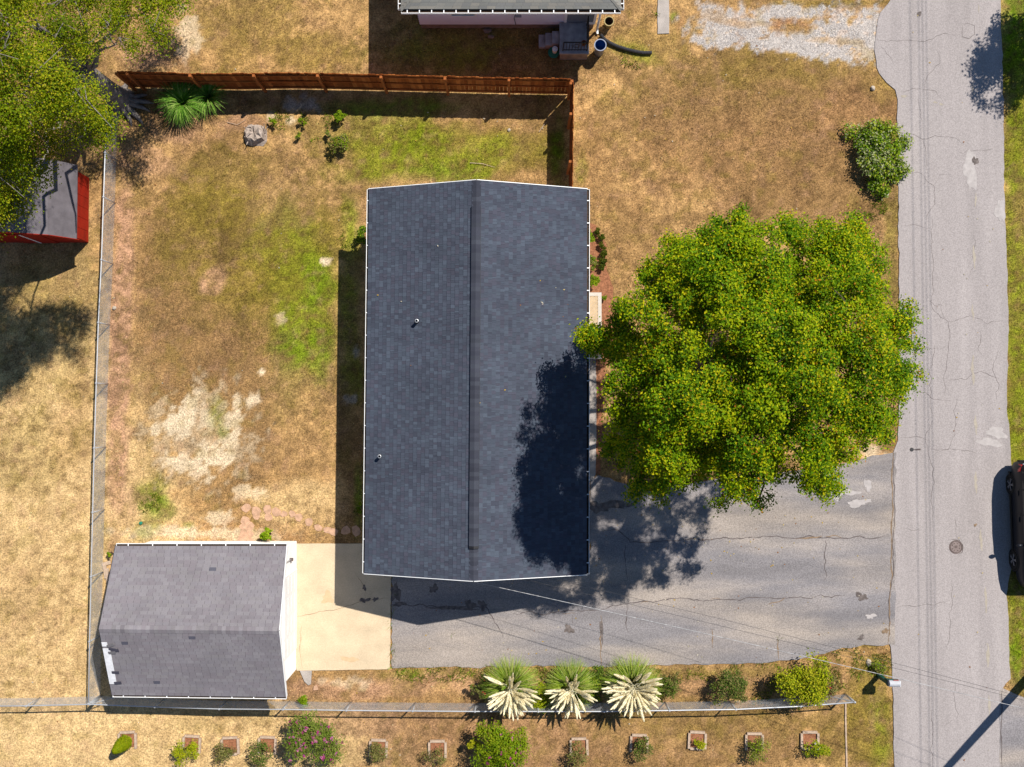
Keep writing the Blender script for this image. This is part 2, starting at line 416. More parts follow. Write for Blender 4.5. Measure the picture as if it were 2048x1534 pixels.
# px, py, rx, ry, turn, colour, strength, edge noise
PATCH = [
    (90, 1100, 330, 700, 0, 'straw', .85, .7), (350, 1490, 480, 110, 0, 'straw', .9, .5), (60, 900, 120, 120, 20, 'olive', .35, 1.2), (40, 700, 200, 160, 0, 'olive', .35, 1),
    (120, 560, 110, 120, 0, 'olive', .4, 1), (150, 850, 60, 120, 0, 'tan', .5, 1), (30, 1200, 140, 100, 0, 'tan', .35, 1.2),
    (560, 70, 200, 110, 0, 'tan', .9, .6), (500, 60, 130, 90, 0, 'olive', .5, 1.1), (640, 110, 90, 50, 0, 'olive', .55, 1), (370, 75, 40, 45, 20, 'sand', .6, 1), (290, 110, 70, 30, 0, 'dirt', .7, 1), (700, 30, 60, 50, 0, 'tan', .5, 1),
    (950, 110, 230, 90, 0, 'weed', .6, .8), (900, 95, 150, 50, 0, 'green', .5, 1.1), (1050, 130, 90, 50, 0, 'brown', .6, 1),
    (1500, 240, 340, 170, 0, 'brown', .75, .6), (1470, 330, 300, 120, 0, 'rust', .28, .9), (1560, 130, 220, 50, 0, 'olive', .45, 1.1), (1310, 90, 90, 60, 0, 'olive', .4, 1.1), (1265, 100, 60, 22, 20, 'green', .7, 1.1), (1350, 32, 12, 14, 0, 'lush', .8, .7), (1620, 380, 170, 90, 0, 'brown', .8, .7), (1230, 200, 60, 30, 0, 'olive', .4, 1),
    (1400, 240, 120, 60, 0, 'dark', .16, 1.2), (1160, 340, 16, 40, 0, 'green', .6, 1), (1680, 230, 80, 60, 0, 'rust', .4, 1), (1750, 200, 40, 60, 0, 'rust', .4, 1), (1760, 170, 40, 30, 0, 'olive', .4, 1),
    (1780, 440, 18, 160, 0, 'weed', .85, .9), (1785, 640, 14, 140, 0, 'weed', .8, .8), (1775, 850, 25, 60, 0, 'brown', .7, .8), (1740, 905, 40, 16, 0, 'sand', .6, 1),
    # back yard
    (450, 620, 255, 420, 0, 'brown', .95, .6), (480, 480, 200, 190, 0, 'olive', .85, .8), (590, 560, 110, 210, 10, 'olive', .7, .9), (340, 560, 80, 130, 0, 'dark', .18, 1.1), (480, 700, 80, 130, 20, 'dark', .26, 1.1), (420, 380, 120, 80, 0, 'olive', .5, 1.1), (560, 400, 60, 70, 0, 'dirt', .35, 1.1),
    (241, 700, 29, 430, 2, 'dirt', 1.0, .5), (268, 640, 8, 330, 2, 'tan', .55, 1.3), (300, 330, 70, 50, 0, 'dirt', .6, 1.1), (350, 260, 100, 30, 0, 'dirt', .6, 1), (520, 350, 120, 40, 0, 'tan', .4, 1.1),
    (610, 630, 80, 200, 8, 'green', .8, 1.0), (625, 570, 40, 60, 0, 'lush', .5, 1.2), (600, 710, 60, 80, 0, 'lush', .45, 1.3), (660, 470, 50, 60, 0, 'olive', .6, 1.1), (700, 470, 24, 60, 0, 'green', .75, 1), (540, 560, 60, 60, 0, 'olive', .55, 1.2), (700, 620, 22, 220, 0, 'green', .72, .9),
    (890, 300, 280, 66, 0, 'olive', .85, .7), (850, 310, 190, 50, -4, 'green', .75, 1), (860, 270, 80, 26, -10, 'green', .7, 1.2), (900, 340, 90, 26, 0, 'lush', .4, 1.3), (800, 215, 170, 18, 0, 'lush', .7, 1.2), (760, 260, 110, 40, 0, 'green', .6, 1.1), (1000, 300, 90, 50, 0, 'green', .45, 1.1), (560, 500, 70, 110, 15, 'green', .4, 1.2), (1080, 290, 34, 60, 0, 'olive', .5, 1), (1115, 300, 14, 80, 0, 'lush', .75, .8), (960, 255, 60, 20, 0, 'rust', .4, 1), (1080, 250, 50, 16, 0, 'tan', .6, 1),
    (640, 250, 110, 40, 0, 'weed', .6, 1.1), (545, 235, 12, 10, 0, 'sand', .6, .8), (585, 240, 12, 9, 0, 'sand', .6, .8), (480, 245, 60, 20, 0, 'dirt', .7, 1), (590, 210, 16, 18, 0, 'gravel', .55, 1), (620, 205, 24, 18, 30, 'gravel', .55, 1), (650, 190, 24, 10, 0, 'dirt', .55, 1), (545, 205, 14, 10, 0, 'dirt', .6, 1),
    (540, 840, 130, 130, 0, 'tan', .6, .8), (480, 840, 70, 90, 0, 'brown', .55, 1.1), (520, 900, 40, 70, 0, 'dark', .3, 1.1), (560, 770, 60, 40, 0, 'dark', .22, 1.2),
    (400, 870, 105, 105, 0, 'sand', .38, 1.3), (400, 890, 80, 60, 0, 'brown', .4, 1.4), (370, 830, 34, 50, 20, 'sand', .95, 1.1), (345, 850, 22, 22, 0, 'sand', .9, 1), (470, 840, 20, 45, 0, 'sand', .8, 1), (420, 840, 16, 26, 0, 'sand', .6, 1.1), (360, 925, 36, 26, 0, 'sand', .85, 1.2), (430, 920, 34, 24, 0, 'sand', .9, 1.2), (390, 945, 40, 20, 0, 'sand', .7, 1.3), (440, 890, 40, 16, 0, 'sand', .6, 1.3), (310, 860, 14, 16, 0, 'sand', .7, 1), (505, 800, 16, 14, 0, 'sand', .9, .9), (524, 745, 7, 9, 0, 'sand', .9, .8), (420, 563, 30, 34, 20, 'dirt', .95, .6), (422, 563, 22, 26, 0, 'tan', .4, .7), (648, 522, 12, 10, 0, 'sand', .9, .7), (560, 640, 10, 16, 0, 'sand', .5, 1), (500, 990, 40, 18, 0, 'sand', .75, 1.1), (430, 1035, 40, 16, 0, 'sand', .6, 1.2), (330, 1060, 120, 12, 0, 'sand', .6, 1.2), (450, 1070, 130, 16, 0, 'sand', .55, 1.1),
    (620, 880, 60, 120, 0, 'tan', .5, 1), (440, 830, 18, 40, 0, 'lush', .5, 1.1), (450, 865, 14, 16, 0, 'lush', .6, 1), (300, 1000, 34, 46, 0, 'green', .75, 1.1), (312, 1015, 24, 34, 20, 'lush', .5, 1.1), (285, 1050, 30, 22, 0, 'green', .55, 1.1), (375, 1050, 16, 8, 0, 'lush', .6, 1), (250, 1010, 30, 40, 0, 'dirt', .5, 1),
    (600, 1010, 120, 60, 0, 'straw', .75, .7), (570, 1060, 70, 24, 0, 'rust', .4, 1), (640, 1050, 60, 30, 0, 'tan', .5, 1),
    (195, 1100, 16, 300, 2, 'weed', .55, .9), (700, 900, 28, 180, 0, 'brown', .5, .8), (715, 1000, 10, 80, 0, 'lush', .7, .9), (715, 760, 14, 60, 0, 'green', .6, 1), (712, 705, 10, 12, 0, 'gravel', .7, 1), (700, 795, 16, 12, 0, 'gravel', .5, 1),
    # bottom strip with the shrubs
    (1150, 1365, 640, 36, 0, 'dirt', .55, .7), (1200, 1345, 560, 14, 0, 'weed', .75, 1.2), (1500, 1370, 220, 36, 0, 'brown', .6, .9), (700, 1375, 120, 30, 0, 'dirt', .7, .8), (690, 1360, 60, 14, 0, 'sand', .4, 1.2), (650, 1380, 60, 20, 0, 'dark', .25, 1.2), (820, 1345, 40, 12, 0, 'green', .55, 1.3), (800, 1370, 30, 20, 0, 'olive', .4, 1.2),
    (1250, 1480, 560, 90, 0, 'brown', .8, .6), (1000, 1480, 300, 80, 0, 'dirt', .3, .9), (1350, 1470, 200, 50, 0, 'tan', .5, 1), (1400, 1440, 250, 40, 0, 'olive', .32, 1.2), (700, 1440, 140, 40, 0, 'dirt', .45, 1), (430, 1440, 120, 26, 0, 'olive', .25, 1.2),
    (1740, 1420, 55, 160, 0, 'olive', .85, .6), (1765, 1470, 26, 110, 0, 'green', .6, 1), (1740, 1330, 40, 40, 0, 'weed', .7, 1), (1700, 1310, 70, 14, 0, 'tan', .7, .9), (1740, 1305, 40, 10, 0, 'rust', .5, 1), (1760, 1330, 16, 20, 0, 'lush', .6, 1),
    (1640, 1440, 50, 30, 0, 'olive', .35, 1), (1660, 1500, 40, 60, 0, 'olive', .4, 1.1),
    # far verge
    (2060, 500, 60, 1200, 0, 'olive', .9, .5), (2036, 700, 30, 900, 0, 'green', .6, .9), (2040, 60, 50, 120, 0, 'lush', .9, .7), (2025, 170, 24, 90, 0, 'green', .8, .8), (2025, 330, 26, 120, 0, 'green', .65, .9), (2050, 420, 30, 60, 0, 'brown', .6, 1), (2034, 750, 20, 260, 0, 'green', .5, 1), (2035, 1260, 24, 110, 0, 'green', .9, .8), (2030, 1330, 18, 60, 0, 'lush', .5, 1),
    (2120, 600, 70, 900, 0, 'green', .5, .8),
    # neighbour's gravel drive
    (1470, 45, 112, 44, 3, 'gravel', .8, .9), (1455, 74, 92, 22, 6, 'gravel', .9, .8), (1610, 92, 150, 28, 9, 'gravel', .95, .7), (1690, 62, 90, 62, 0, 'gravel', .9, .9), (1735, 66, 26, 58, 0, 'gravel', .95, .5), (1580, 22, 90, 18, 0, 'gravel', .8, .9), (1585, 52, 50, 17, 6, 'rust', .8, .8), (1590, 60, 40, 12, 0, 'weed', .4, 1), (1490, 45, 60, 10, 5, 'tan', .7, 1.1), (1660, 82, 60, 10, 0, 'tan', .5, 1.4), (1420, 30, 26, 12, 0, 'tan', .6, 1.3), (1640, 5, 130, 8, 0, 'olive', .7, .9), (1725, 105, 26, 14, 0, 'sand', .4, 1), (1362, 45, 14, 40, 0, 'rust', .4, 1),
]
def ground_col(x, y):
    px, py = to_px(x, y)
    n1 = fbm(x * .35, y * .35, 3); n2 = fbm(x * 1.3, y * 1.3, 11); n3 = fbm(x * 5.0, y * 5.0, 23, 3)
    c = np.empty((len(x), 3)); c[:] = C['tan']
    k = sstep(.42, .62, n1)[:, None]; c = c * (1 - k * .5) + C['brown'] * k * .5
    wx, wy = (fbm(x * .8, y * .8, 31) - .5), (fbm(x * .8, y * .8, 37) - .5)
    for (cx, cy, rx, ry, rot, cl, st, en) in PATCH:
        rx, ry = max(rx, 4), max(ry, 4)
        sel = np.nonzero((np.abs(px - cx) < (rx + ry) * 1.7) & (np.abs(py - cy) < (rx + ry) * 1.7))[0]
        if not len(sel): continue
        a = math.radians(rot)
        m = min(rx, ry)
        dx = px[sel] - cx + wx[sel] * min(60, m * 1.4) * en; dy = py[sel] - cy + wy[sel] * min(60, m * 1.4) * en
        u, v = (dx * math.cos(a) + dy * math.sin(a)) / rx, (-dx * math.sin(a) + dy * math.cos(a)) / ry
        d = np.sqrt(u * u + v * v) + (n2[sel] - .5) * en * .9 + (n3[sel] - .5) * en * .55
        if cl in ('sand', 'gravel'): ww = (1 - sstep(.55 if cl == 'gravel' else .64, 1.08, d + (n3[sel] - .5) * .9)) * min(1, st * 1.12)
        elif cl in ('green', 'lush'): ww = (1 - sstep(.35, 1.3, d)) * st * np.clip(.68 + (n3[sel] - .45) * 2.0, 0, 1)
        else: ww = (1 - sstep(.62, 1.12, d)) * st * np.clip(.72 + (n3[sel] - .4) * 1.2, 0, 1)
        c[sel] = c[sel] * (1 - ww[:, None]) + C[cl] * ww[:, None]
    # patchy sward: thin dark and light flecks of thatch and green
    f = (n3 - .5)[:, None] * 1.0 + (n2 - .5)[:, None] * .65 + (fbm(x * 9.0, y * 9.0, 29, 2) - .5)[:, None] * .4
    pale = ((c.sum(1) > .75)[:, None]) * .6
    c = c * (1 + f * (1 - pale))
    th = sstep(.56, .72, fbm(x * 1.7 + 9, y * 1.7, 61))[:, None] * .28 * (1 - pale)
    c = c * (1 - th) + C['dark'] * th
    so = sstep(.60, .76, fbm(x * 3.1, y * 3.1 + 20, 67))[:, None] * .28
    c = c * (1 - so) + C['dirt'] * so
    g = sstep(.56, .74, fbm(x * 2.6 + 40, y * 2.6, 51))[:, None] * .33
    c = c * (1 - g) + C['olive'] * g
    return np.clip(c, .004, .9)

xs = np.concatenate([[-600, -120, -45], np.arange(-23, 25.01, .10), [45, 120, 600]])
ys = np.concatenate([[-600, -120, -40], np.arange(-17.5, 21.01, .10), [45, 120, 600]])
gx, gy = np.meshgrid(xs, ys)
gxf, gyf = gx.ravel(), gy.ravel()
gz = np.where((np.abs(gxf) < 26) & (gyf > -18) & (gyf < 22), (fbm(gxf * 1.2, gyf * 1.2, 77) - .5) * .03 - .012, -.02)
gc = ground_col(gxf, gyf)
rim = np.minimum(np.minimum(gxf + 23, 25 - gxf), np.minimum(gyf + 17.5, 21 - gyf))
rw_ = sstep(0, 2.0, rim)[:, None]
gc = gc * rw_ + (C['tan'] * .5 + C['olive'] * .5) * (1 - rw_)
nx, ny = len(xs), len(ys)
idx = np.arange(nx * ny).reshape(ny, nx)
quads = np.stack([idx[:-1, :-1].ravel(), idx[:-1, 1:].ravel(), idx[1:, 1:].ravel(), idx[1:, :-1].ravel()], 1)
struct('ground', np_mesh('ground', np.stack([gxf, gyf, gz], 1), quads, gc, True), M['ground'])

road = sheet('road', ROAD, .022, M['road'], .013, seed=2)
drive = sheet('driveway', DRIVE, .028, M['drive'], .025, seed=3)
slab = sheet('concrete_apron', SLAB, .034, M['concrete'], .004, seed=4)
walk = sheet('front_walk', WALK, .035, M['walk'], .006, seed=5)
side = sheet('side_driveway', SIDE, .027, M['drive'], .02, seed=6)
strip = sheet('concrete_strip', STRIP, .03, M['walk'], .006, seed=7)
bed = sheet('mulch_bed', BED, .012, M['mulch'], .05, seed=8)

# cracks, seams, stains and pale repairs lie a few millimetres above the paving they belong to
def ribbon(parent, name, pts, wd, z, mat, amp=.05, seed=0, step=.12, taper=True):
    rr = random.Random(seed * 131 + len(pts))
    q = [Vector(G(*p)) for p in pts]
    dense = []
    for a, b in zip(q[:-1], q[1:]):
        n = max(1, int((b - a).length / step))
        for k in range(n): dense.append(a.lerp(b, k / n))
    dense.append(q[-1])
    mb = MB(); vs = []
    wob = 0
    for i, p in enumerate(dense):
        d = (dense[min(i + 1, len(dense) - 1)] - dense[max(i - 1, 0)]).normalized()
        nn = Vector((-d.y, d.x))
        wob = wob * .75 + rr.gauss(0, amp * .6)
        c = p + nn * wob
        hw = wd * rr.uniform(.35, 1.0) / 2
        if taper: hw *= min(1, .25 + min(i, len(dense) - 1 - i) * .25)
        vs += [(c.x + nn.x * hw, c.y + nn.y * hw, z), (c.x - nn.x * hw, c.y - nn.y * hw, z)]
    mb.add(vs, [(2 * i, 2 * i + 1, 2 * i + 3, 2 * i + 2) for i in range(len(dense) - 1)])
    return part(parent, name, mb, mat)

def splat(parent, name, px, py, rx, ry, z, mat, seed=0, rough=.35, n=26):
    rr = random.Random(seed)
    c = Vector(G(px, py)); s = 38 / F
    ph = [rr.uniform(0, 6.3) for _ in range(5)]
    vs = [(c.x, c.y, z)]
    for k in range(n):
        a = 2 * math.pi * k / n
        q = 1 + rough * (.5 * math.sin(2 * a + ph[0]) + .4 * math.sin(3 * a + ph[1]) + .35 * math.sin(5 * a + ph[2])) + rr.uniform(-rough, rough) * .4
        vs.append((c.x + rx * s * q * math.cos(a), c.y + ry * s * q * math.sin(a), z))
    mb = MB(); mb.add(vs, [(0, 1 + k, 1 + (k + 1) % n) for k in range(n)])
    return part(parent, name, mb, mat)

RZ, DZ = .0245, .0305
CR = [[(1755, 78), (1800, 80), (1850, 82), (1880, 74), (1920, 73)], [(1760, 92), (1775, 105), (1790, 130)], [(1795, 188), (1825, 180), (1850, 181), (1870, 185), (1885, 204)],
      [(1850, 178), (1850, 158), (1860, 143), (1875, 126), (1872, 100)], [(1832, 195), (1840, 220), (1848, 245)], [(1797, 266), (1830, 266), (1845, 275), (1870, 272), (1910, 277), (1928, 290)],
      [(1847, 276), (1853, 310), (1850, 340)], [(1810, 345), (1840, 346), (1856, 365), (1868, 372), (1868, 400), (1858, 425), (1856, 440)], [(1870, 370), (1880, 352), (1895, 352)],
      [(1800, 450), (1840, 452), (1862, 454)], [(1862, 432), (1861, 470), (1863, 520), (1865, 575), (1865, 610), (1880, 635), (1893, 645), (1896, 680), (1892, 750), (1890, 790)],
      [(1856, 600), (1870, 612), (1882, 608), (1884, 625), (1893, 642)], [(1893, 642), (1920, 640), (1932, 632), (1955, 635), (1975, 643), (2005, 640)], [(1820, 685), (1865, 692), (1890, 694)],
      [(1866, 690), (1862, 730), (1860, 770), (1864, 800), (1866, 830)], [(1895, 760), (1935, 758), (1960, 745), (1998, 760)], [(1820, 775), (1850, 785), (1868, 802), (1900, 800)],
      [(1866, 840), (1852, 870), (1860, 900), (1865, 930), (1868, 980), (1864, 1040)], [(1800, 875), (1830, 872), (1858, 880)], [(1860, 898), (1900, 898), (1955, 902)], [(1870, 900), (1895, 898), (1910, 870), (1905, 820), (1912, 795)],
      [(1800, 1055), (1835, 1055), (1850, 1060)], [(1906, 1030), (1908, 1060), (1913, 1078)], [(1790, 1214), (1840, 1210), (1880, 1202), (1905, 1210)], [(1902, 1160), (1898, 1220), (1901, 1260), (1897, 1300)],
      [(1860, 1420), (1864, 1460), (1862, 1500), (1866, 1540)], [(1820, 1275), (1825, 1290)], [(1913, 1360), (1912, 1420), (1914, 1450)], [(1875, 1455), (1890, 1452), (1905, 1440)], [(1930, 310), (1945, 298), (1975, 302), (1998, 296)], [(1912, 300), (1926, 306), (1940, 297)], [(1990, 800), (1994, 770), (1985, 740), (2000, 700)], [(1955, 660), (1950, 700), (1962, 715)], [(1945, 470), (1950, 520), (1942, 555)]]
for i, c in enumerate(CR): ribbon(road, 'crack', c, .016, RZ, M['seam'], .05, i)
for i, (px, py, l, wd) in enumerate([(1950, 400, 14, .13), (1947, 515, 24, .12), (1945, 625, 16, .12), (1946, 740, 30, .14), (1950, 850, 20, .14), (1952, 965, 22, .14), (1962, 1080, 22, .13), (1971, 1200, 26, .13), (1975, 1310, 24, .14), (1977, 1412, 22, .12), (1945, 178, 12, .08), (1956, 18, 8, .08)]):
    ribbon(road, 'worn_paint_dash', [(px, py - l), (px + 1, py + l)], wd, RZ + .001, M['paint'], .02, i, .1)
for i, (px, py, rx, ry, m) in enumerate([(1940, 340, 14, 36, 'pale'), (1838, 28, 5, 4, 'stain'), (1950, 322, 6, 9, 'stain'), (1807, 193, 5, 3, 'paint'), (1870, 205, 4, 2, 'paint'), (1882, 209, 4, 2, 'paint'), (1978, 885, 22, 9, 'pale'), (1992, 865, 18, 12, 'pale'), (2000, 420, 9, 24, 'pale'), (1835, 899, 6, 2, 'seam'), (1950, 1050, 3, 3, 'straw_seam')]):
    splat(road, 'surface_patch', px, py, rx, ry, RZ + .002 + i * .0002, M[m], i + 5)
ribbon(road, 'patch_edge', [(1925, 48), (1936, 46), (1948, 52), (1948, 68), (1938, 78), (1924, 74), (1924, 55)], .03, RZ + .001, M['seam'], .03, 7)
DC = [[(1205, 1062), (1235, 1060), (1250, 1072), (1260, 1085), (1330, 1082), (1400, 1078), (1460, 1078), (1540, 1074), (1620, 1075), (1700, 1074), (1772, 1076)],
      [(1024, 1227), (1110, 1225), (1190, 1220), (1240, 1208), (1300, 1204), (1380, 1198), (1460, 1200), (1560, 1196), (1690, 1191)], [(785, 1208), (860, 1212), (900, 1216), (970, 1216), (985, 1240), (1000, 1262), (1005, 1275)],
      [(1252, 1088), (1250, 1120), (1253, 1160)], [(1255, 1210), (1250, 1245), (1256, 1265)], [(1652, 1080), (1650, 1130), (1651, 1160)], [(1145, 1230), (1146, 1250)]]
for i, c in enumerate(DC): ribbon(drive, 'crack', c, .042, DZ, M['seam'], .04, i + 60)
for i, c in enumerate([[(1125, 1226), (1150, 1224)], [(1280, 1206), (1300, 1205)], [(1420, 1199), (1440, 1198)], [(1590, 1078), (1645, 1073)], [(1650, 1072), (1682, 1070)], [(1424, 1257), (1424, 1296)], [(1536, 1210), (1570, 1196)], [(1556, 1278), (1557, 1318)], [(1201, 1230), (1201, 1330)]]):
    ribbon(drive, 'dry_litter_strip', c, .07, DZ + .001, M['straw_seam'], .03, i + 90)
ribbon(drive, 'road_joint', [(1787, 905), (1784, 960), (1786, 1010), (1782, 1080), (1783, 1150), (1776, 1200), (1779, 1260), (1776, 1288)], .06, DZ + .0015, M['straw_seam'], .03, 3)
ribbon(drive, 'road_joint', [(1786, 905), (1786, 960), (1788, 1010), (1784, 1080), (1785, 1150), (1778, 1200), (1780, 1260)], .035, DZ + .003, M['seam'], .03, 4)
for i, (px, py, rx, ry, m) in enumerate([(1203, 1260, 3, 22, 'stain'), (940, 1210, 9, 11, 'stain'), (965, 1210, 9, 9, 'stain'), (868, 1177, 8, 8, 'stain'), (905, 1216, 40, 4, 'stain'), (792, 1185, 9, 20, 'stain'), (800, 1208, 16, 4, 'stain'), (1138, 1258, 8, 9, 'stain'), (1722, 1193, 12, 7, 'stain'), (1225, 1010, 40, 8, 'stain'), (1195, 1015, 16, 10, 'stain'),
        (1690, 985, 24, 6, 'pale'), (1715, 1005, 22, 7, 'pale'), (1735, 970, 9, 10, 'pale'), (1675, 990, 10, 9, 'pale'), (1741, 1232, 9, 5, 'pale'), (1722, 1275, 6, 5, 'stain'), (1770, 1262, 6, 5, 'straw_seam')]):
    splat(drive, 'surface_patch', px, py, rx, ry, DZ + .004 + i * .0002, M[m], i + 40, .45)
M['slabcrack'] = pmat('slab_crack', A(176, 150, 118), rough=1, var=.2)
for i, c in enumerate([[(588, 1236), (620, 1230), (680, 1220), (720, 1205), (760, 1197), (780, 1196)], [(604, 1250), (600, 1300), (606, 1338)], [(715, 1150), (732, 1178), (731, 1196)]]):
    ribbon(slab, 'crack', c, .022, .0365, M['slabcrack'], .03, i + 120)
for i, (px, py, rx, ry) in enumerate([(730, 1200, 9, 5), (751, 1198, 5, 4), (729, 1175, 3, 6)]): splat(slab, 'moss_patch', px, py, rx, ry, .038, M['stain'], i + 90, .5)
for i, (px, py, rx, ry) in enumerate([(656, 1195, 13, 10), (700, 1318, 14, 6)]): splat(slab, 'rust_stain', px, py, rx, ry, .0372, pmat('slab_rust', A(246, 212, 168), var=.1, scale=12), i + 95, .5)
ribbon(side, 'road_joint', [(2004, 1380), (2002, 1430), (2001, 1480), (2002, 1540)], .05, .0295, M['seam'], .02, 5)

# ---- grass, straw and gravel that nobody could count
def blades(name, n, region, poly_out, lmin, lmax, wd, flat, cfun, seed, label=None, keep=None):
    rg = np.random.default_rng(seed)
    x = rg.uniform(region[0], region[1], n); y = rg.uniform(region[2], region[3], n)
    px, py = to_px(x, y)
    ok = np.ones(n, bool)
    jx, jy = px + rg.normal(size=n) * 2.2, py + rg.normal(size=n) * 2.2
    for pl in poly_out: ok &= ~in_poly(jx, jy, pl)
    if keep is not None: ok &= keep(x, y, px, py, rg)
    x, y = x[ok], y[ok]; n = len(x)
    c = cfun(x, y)
    green = np.clip((c[:, 1] / (c[:, 0] + 1e-4) - .68) * 2.2, 0, 1)
    ln = rg.uniform(lmin, lmax, n) * (.75 + .6 * green)
    a = rg.uniform(0, 2 * np.pi, n); el = rg.uniform(flat[0], flat[1], n)
    dx, dy, dz = np.cos(a) * np.cos(el) * ln, np.sin(a) * np.cos(el) * ln, np.sin(el) * ln
    sx, sy = -np.sin(a) * wd * .5, np.cos(a) * wd * .5
    z0 = np.full(n, -.012)
    V = np.empty((n, 3, 3), np.float32)
    V[:, 0] = np.stack([x - sx, y - sy, z0], 1); V[:, 1] = np.stack([x + sx, y + sy, z0], 1); V[:, 2] = np.stack([x + dx, y + dy, z0 + dz], 1)
    k = (rg.lognormal(0, .5, n) * (.5 + 1.0 * vnoise(x * 11, y * 11, 5)))[:, None]
    hue = rg.uniform(-.10, .10, n)
    cc = np.clip(c * k * np.stack([1 + hue, 1 + hue * .3, 1 - hue], 1), 0, .9)
    me = np_mesh(name, V.reshape(-1, 3), np.arange(n * 3).reshape(-1, 3), np.repeat(cc, 3, 0))
    o = link(name, me, M['blade'])
    o['kind'] = 'stuff'; tag(o, label, 'grass')
    return o
OUT = [ROAD, DRIVE, SLAB, WALK, SIDE, STRIP, HOUSEF, GARF, NEIGH, BED]
def keep_lawn(x, y, px, py, rg):
    c = ground_col(x, y)
    bare = (c.sum(1) > .62) | ((np.abs(c[:, 0] - c[:, 2]) < .07) & (c[:, 0] > .2))
    return ~bare | (rg.uniform(0, 1, len(x)) < .12)
blades('lawn_grass', 520000, (-19.6, 20.6, -13.6, 15.9), OUT, .035, .085, .016, (.15, .9), ground_col, 5, 'short dry brown and green lawn grass around the house', keep_lawn)

def weedcol(x, y):
    rg = np.random.default_rng(3)
    pal = np.array([A(120, 140, 30), A(96, 130, 20), A(150, 140, 50), A(165, 130, 80)])
    return pal[rg.integers(0, 4, len(x))]
def keep_weed(x, y, px, py, rg):
    n = fbm(x * 2.2, y * 2.2, 91)
    edge = (py > 1334) & (py < 1362) & (px > 790) & (px < 1700)
    joint = (np.abs(px - 783) < 6) & (py > 1140) & (py < 1336)
    clump = np.zeros(len(x), bool)
    for cx, cy, r in [(1302, 1345, 60), (1500, 1350, 60), (1680, 1330, 50), (1760, 1330, 26), (905, 1270, 4), (1556, 1277, 5), (912, 1330, 6), (640, 245, 40), (560, 240, 20), (300, 1005, 24), (700, 480, 20), (715, 1020, 6), (1750, 420, 24), (1310, 26, 10), (1270, 110, 30), (1310, 1000, 0)]:
        clump |= (px - cx) ** 2 + (py - cy) ** 2 < r * r
    onp = in_poly(px, py, DRIVE) & ~(np.abs(px - 783) < 6) & ~((px - 905) ** 2 + (py - 1270) ** 2 < 16) & ~((px - 1556) ** 2 + (py - 1277) ** 2 < 25)
    return ((edge & (n > .5)) | (joint & (n > .42)) | (clump & (n > .47))) & ~onp & ~in_poly(px, py, ROAD)
blades('weeds', 420000, (-16, 15, -12, 15), [SLAB, HOUSEF], .08, .20, .02, (.4, 1.3), weedcol, 6, 'low green weeds along the drive edges and joints', keep_weed)

def strawcol(x, y):
    rg = np.random.default_rng(4)
    pal = np.array([A(190, 118, 84), A(160, 96, 66), A(205, 140, 100), A(130, 78, 56)])
    return pal[rg.integers(0, 4, len(x))]
o = blades('pine_straw', 42000, (2.0, 4.6, -3, 8), [WALK], .08, .16, .008, (.02, .35), strawcol, 8, 'reddish pine straw mulch beside the house front', lambda x, y, px, py, rg: in_poly(px, py, BED))
o['category'] = 'mulch'

def stones(name, n, keep, label, pal, smin, smax, region, seed, cat):
    rg = np.random.default_rng(seed)
    x = rg.uniform(region[0], region[1], n); y = rg.uniform(region[2], region[3], n)
    px, py = to_px(x, y); ok = keep(x, y, px, py, rg)
    x, y = x[ok], y[ok]; n = len(x)
    s = rg.uniform(smin, smax, n)
    a0 = rg.uniform(0, 6.28, n)
    V = np.empty((n, 5, 3), np.float32)
    for k in range(4):
        a = a0 + k * np.pi / 2 + rg.uniform(-.4, .4, n)
        V[:, k] = np.stack([x + np.cos(a) * s, y + np.sin(a) * s, np.full(n, -.02)], 1)
    V[:, 4] = np.stack([x + rg.uniform(-.3, .3, n) * s, y + rg.uniform(-.3, .3, n) * s, s * .7], 1)
    f = np.array([[0, 1, 4], [1, 2, 4], [2, 3, 4], [3, 0, 4]])
    F_ = (np.arange(n)[:, None, None] * 5 + f[None]).reshape(-1, 3)
    cc = np.array(pal)[rg.integers(0, len(pal), n)] * rg.uniform(.8, 1.2, n)[:, None]
    o = link(name, np_mesh(name, V.reshape(-1, 3), F_, np.repeat(cc, 5, 0)), M['gravel'])
    o['kind'] = 'stuff'; tag(o, label, cat)
def keep_gravel(x, y, px, py, rg):
    c = ground_col(x, y)
    return (np.abs(c[:, 0] - c[:, 2]) < .10) & (c[:, 0] > .2) & (px > 1340) & (px < 1765) & (py < 140)
stones('gravel', 60000, keep_gravel, 'pale grey gravel of the drive beyond the fence', [A(235, 230, 228), A(212, 206, 206), A(250, 244, 240), A(190, 182, 180)], .012, .026, (5.8, 14.4, 12.3, 16), 9, 'gravel')
LITTER = [A(240, 215, 150), A(230, 190, 90), A(225, 215, 190), A(190, 130, 80), A(245, 235, 215)]
def flat_leaves(name, spots, label, zf):
    rr = random.Random(3); V, Fc, cc = [], [], []
    for (x, y) in spots:
        s = rr.uniform(.018, .042); a = rr.uniform(0, 6.3); z = zf(x, y) + .004
        b = len(V); col = rr.choice(LITTER)
        for k, (q, h) in enumerate(((1, .004), (.6, .012), (1, 0), (.6, .010))):
            V.append((x + math.cos(a + k * 1.57) * s * q, y + math.sin(a + k * 1.57) * s * q, z + h)); cc.append(col)
        Fc.append((b, b + 1, b + 2, b + 3))
    o = link(name, np_mesh(name, V, Fc, cc), M['blade']); o['kind'] = 'stuff'; tag(o, label, 'leaves')
rr = random.Random(12)
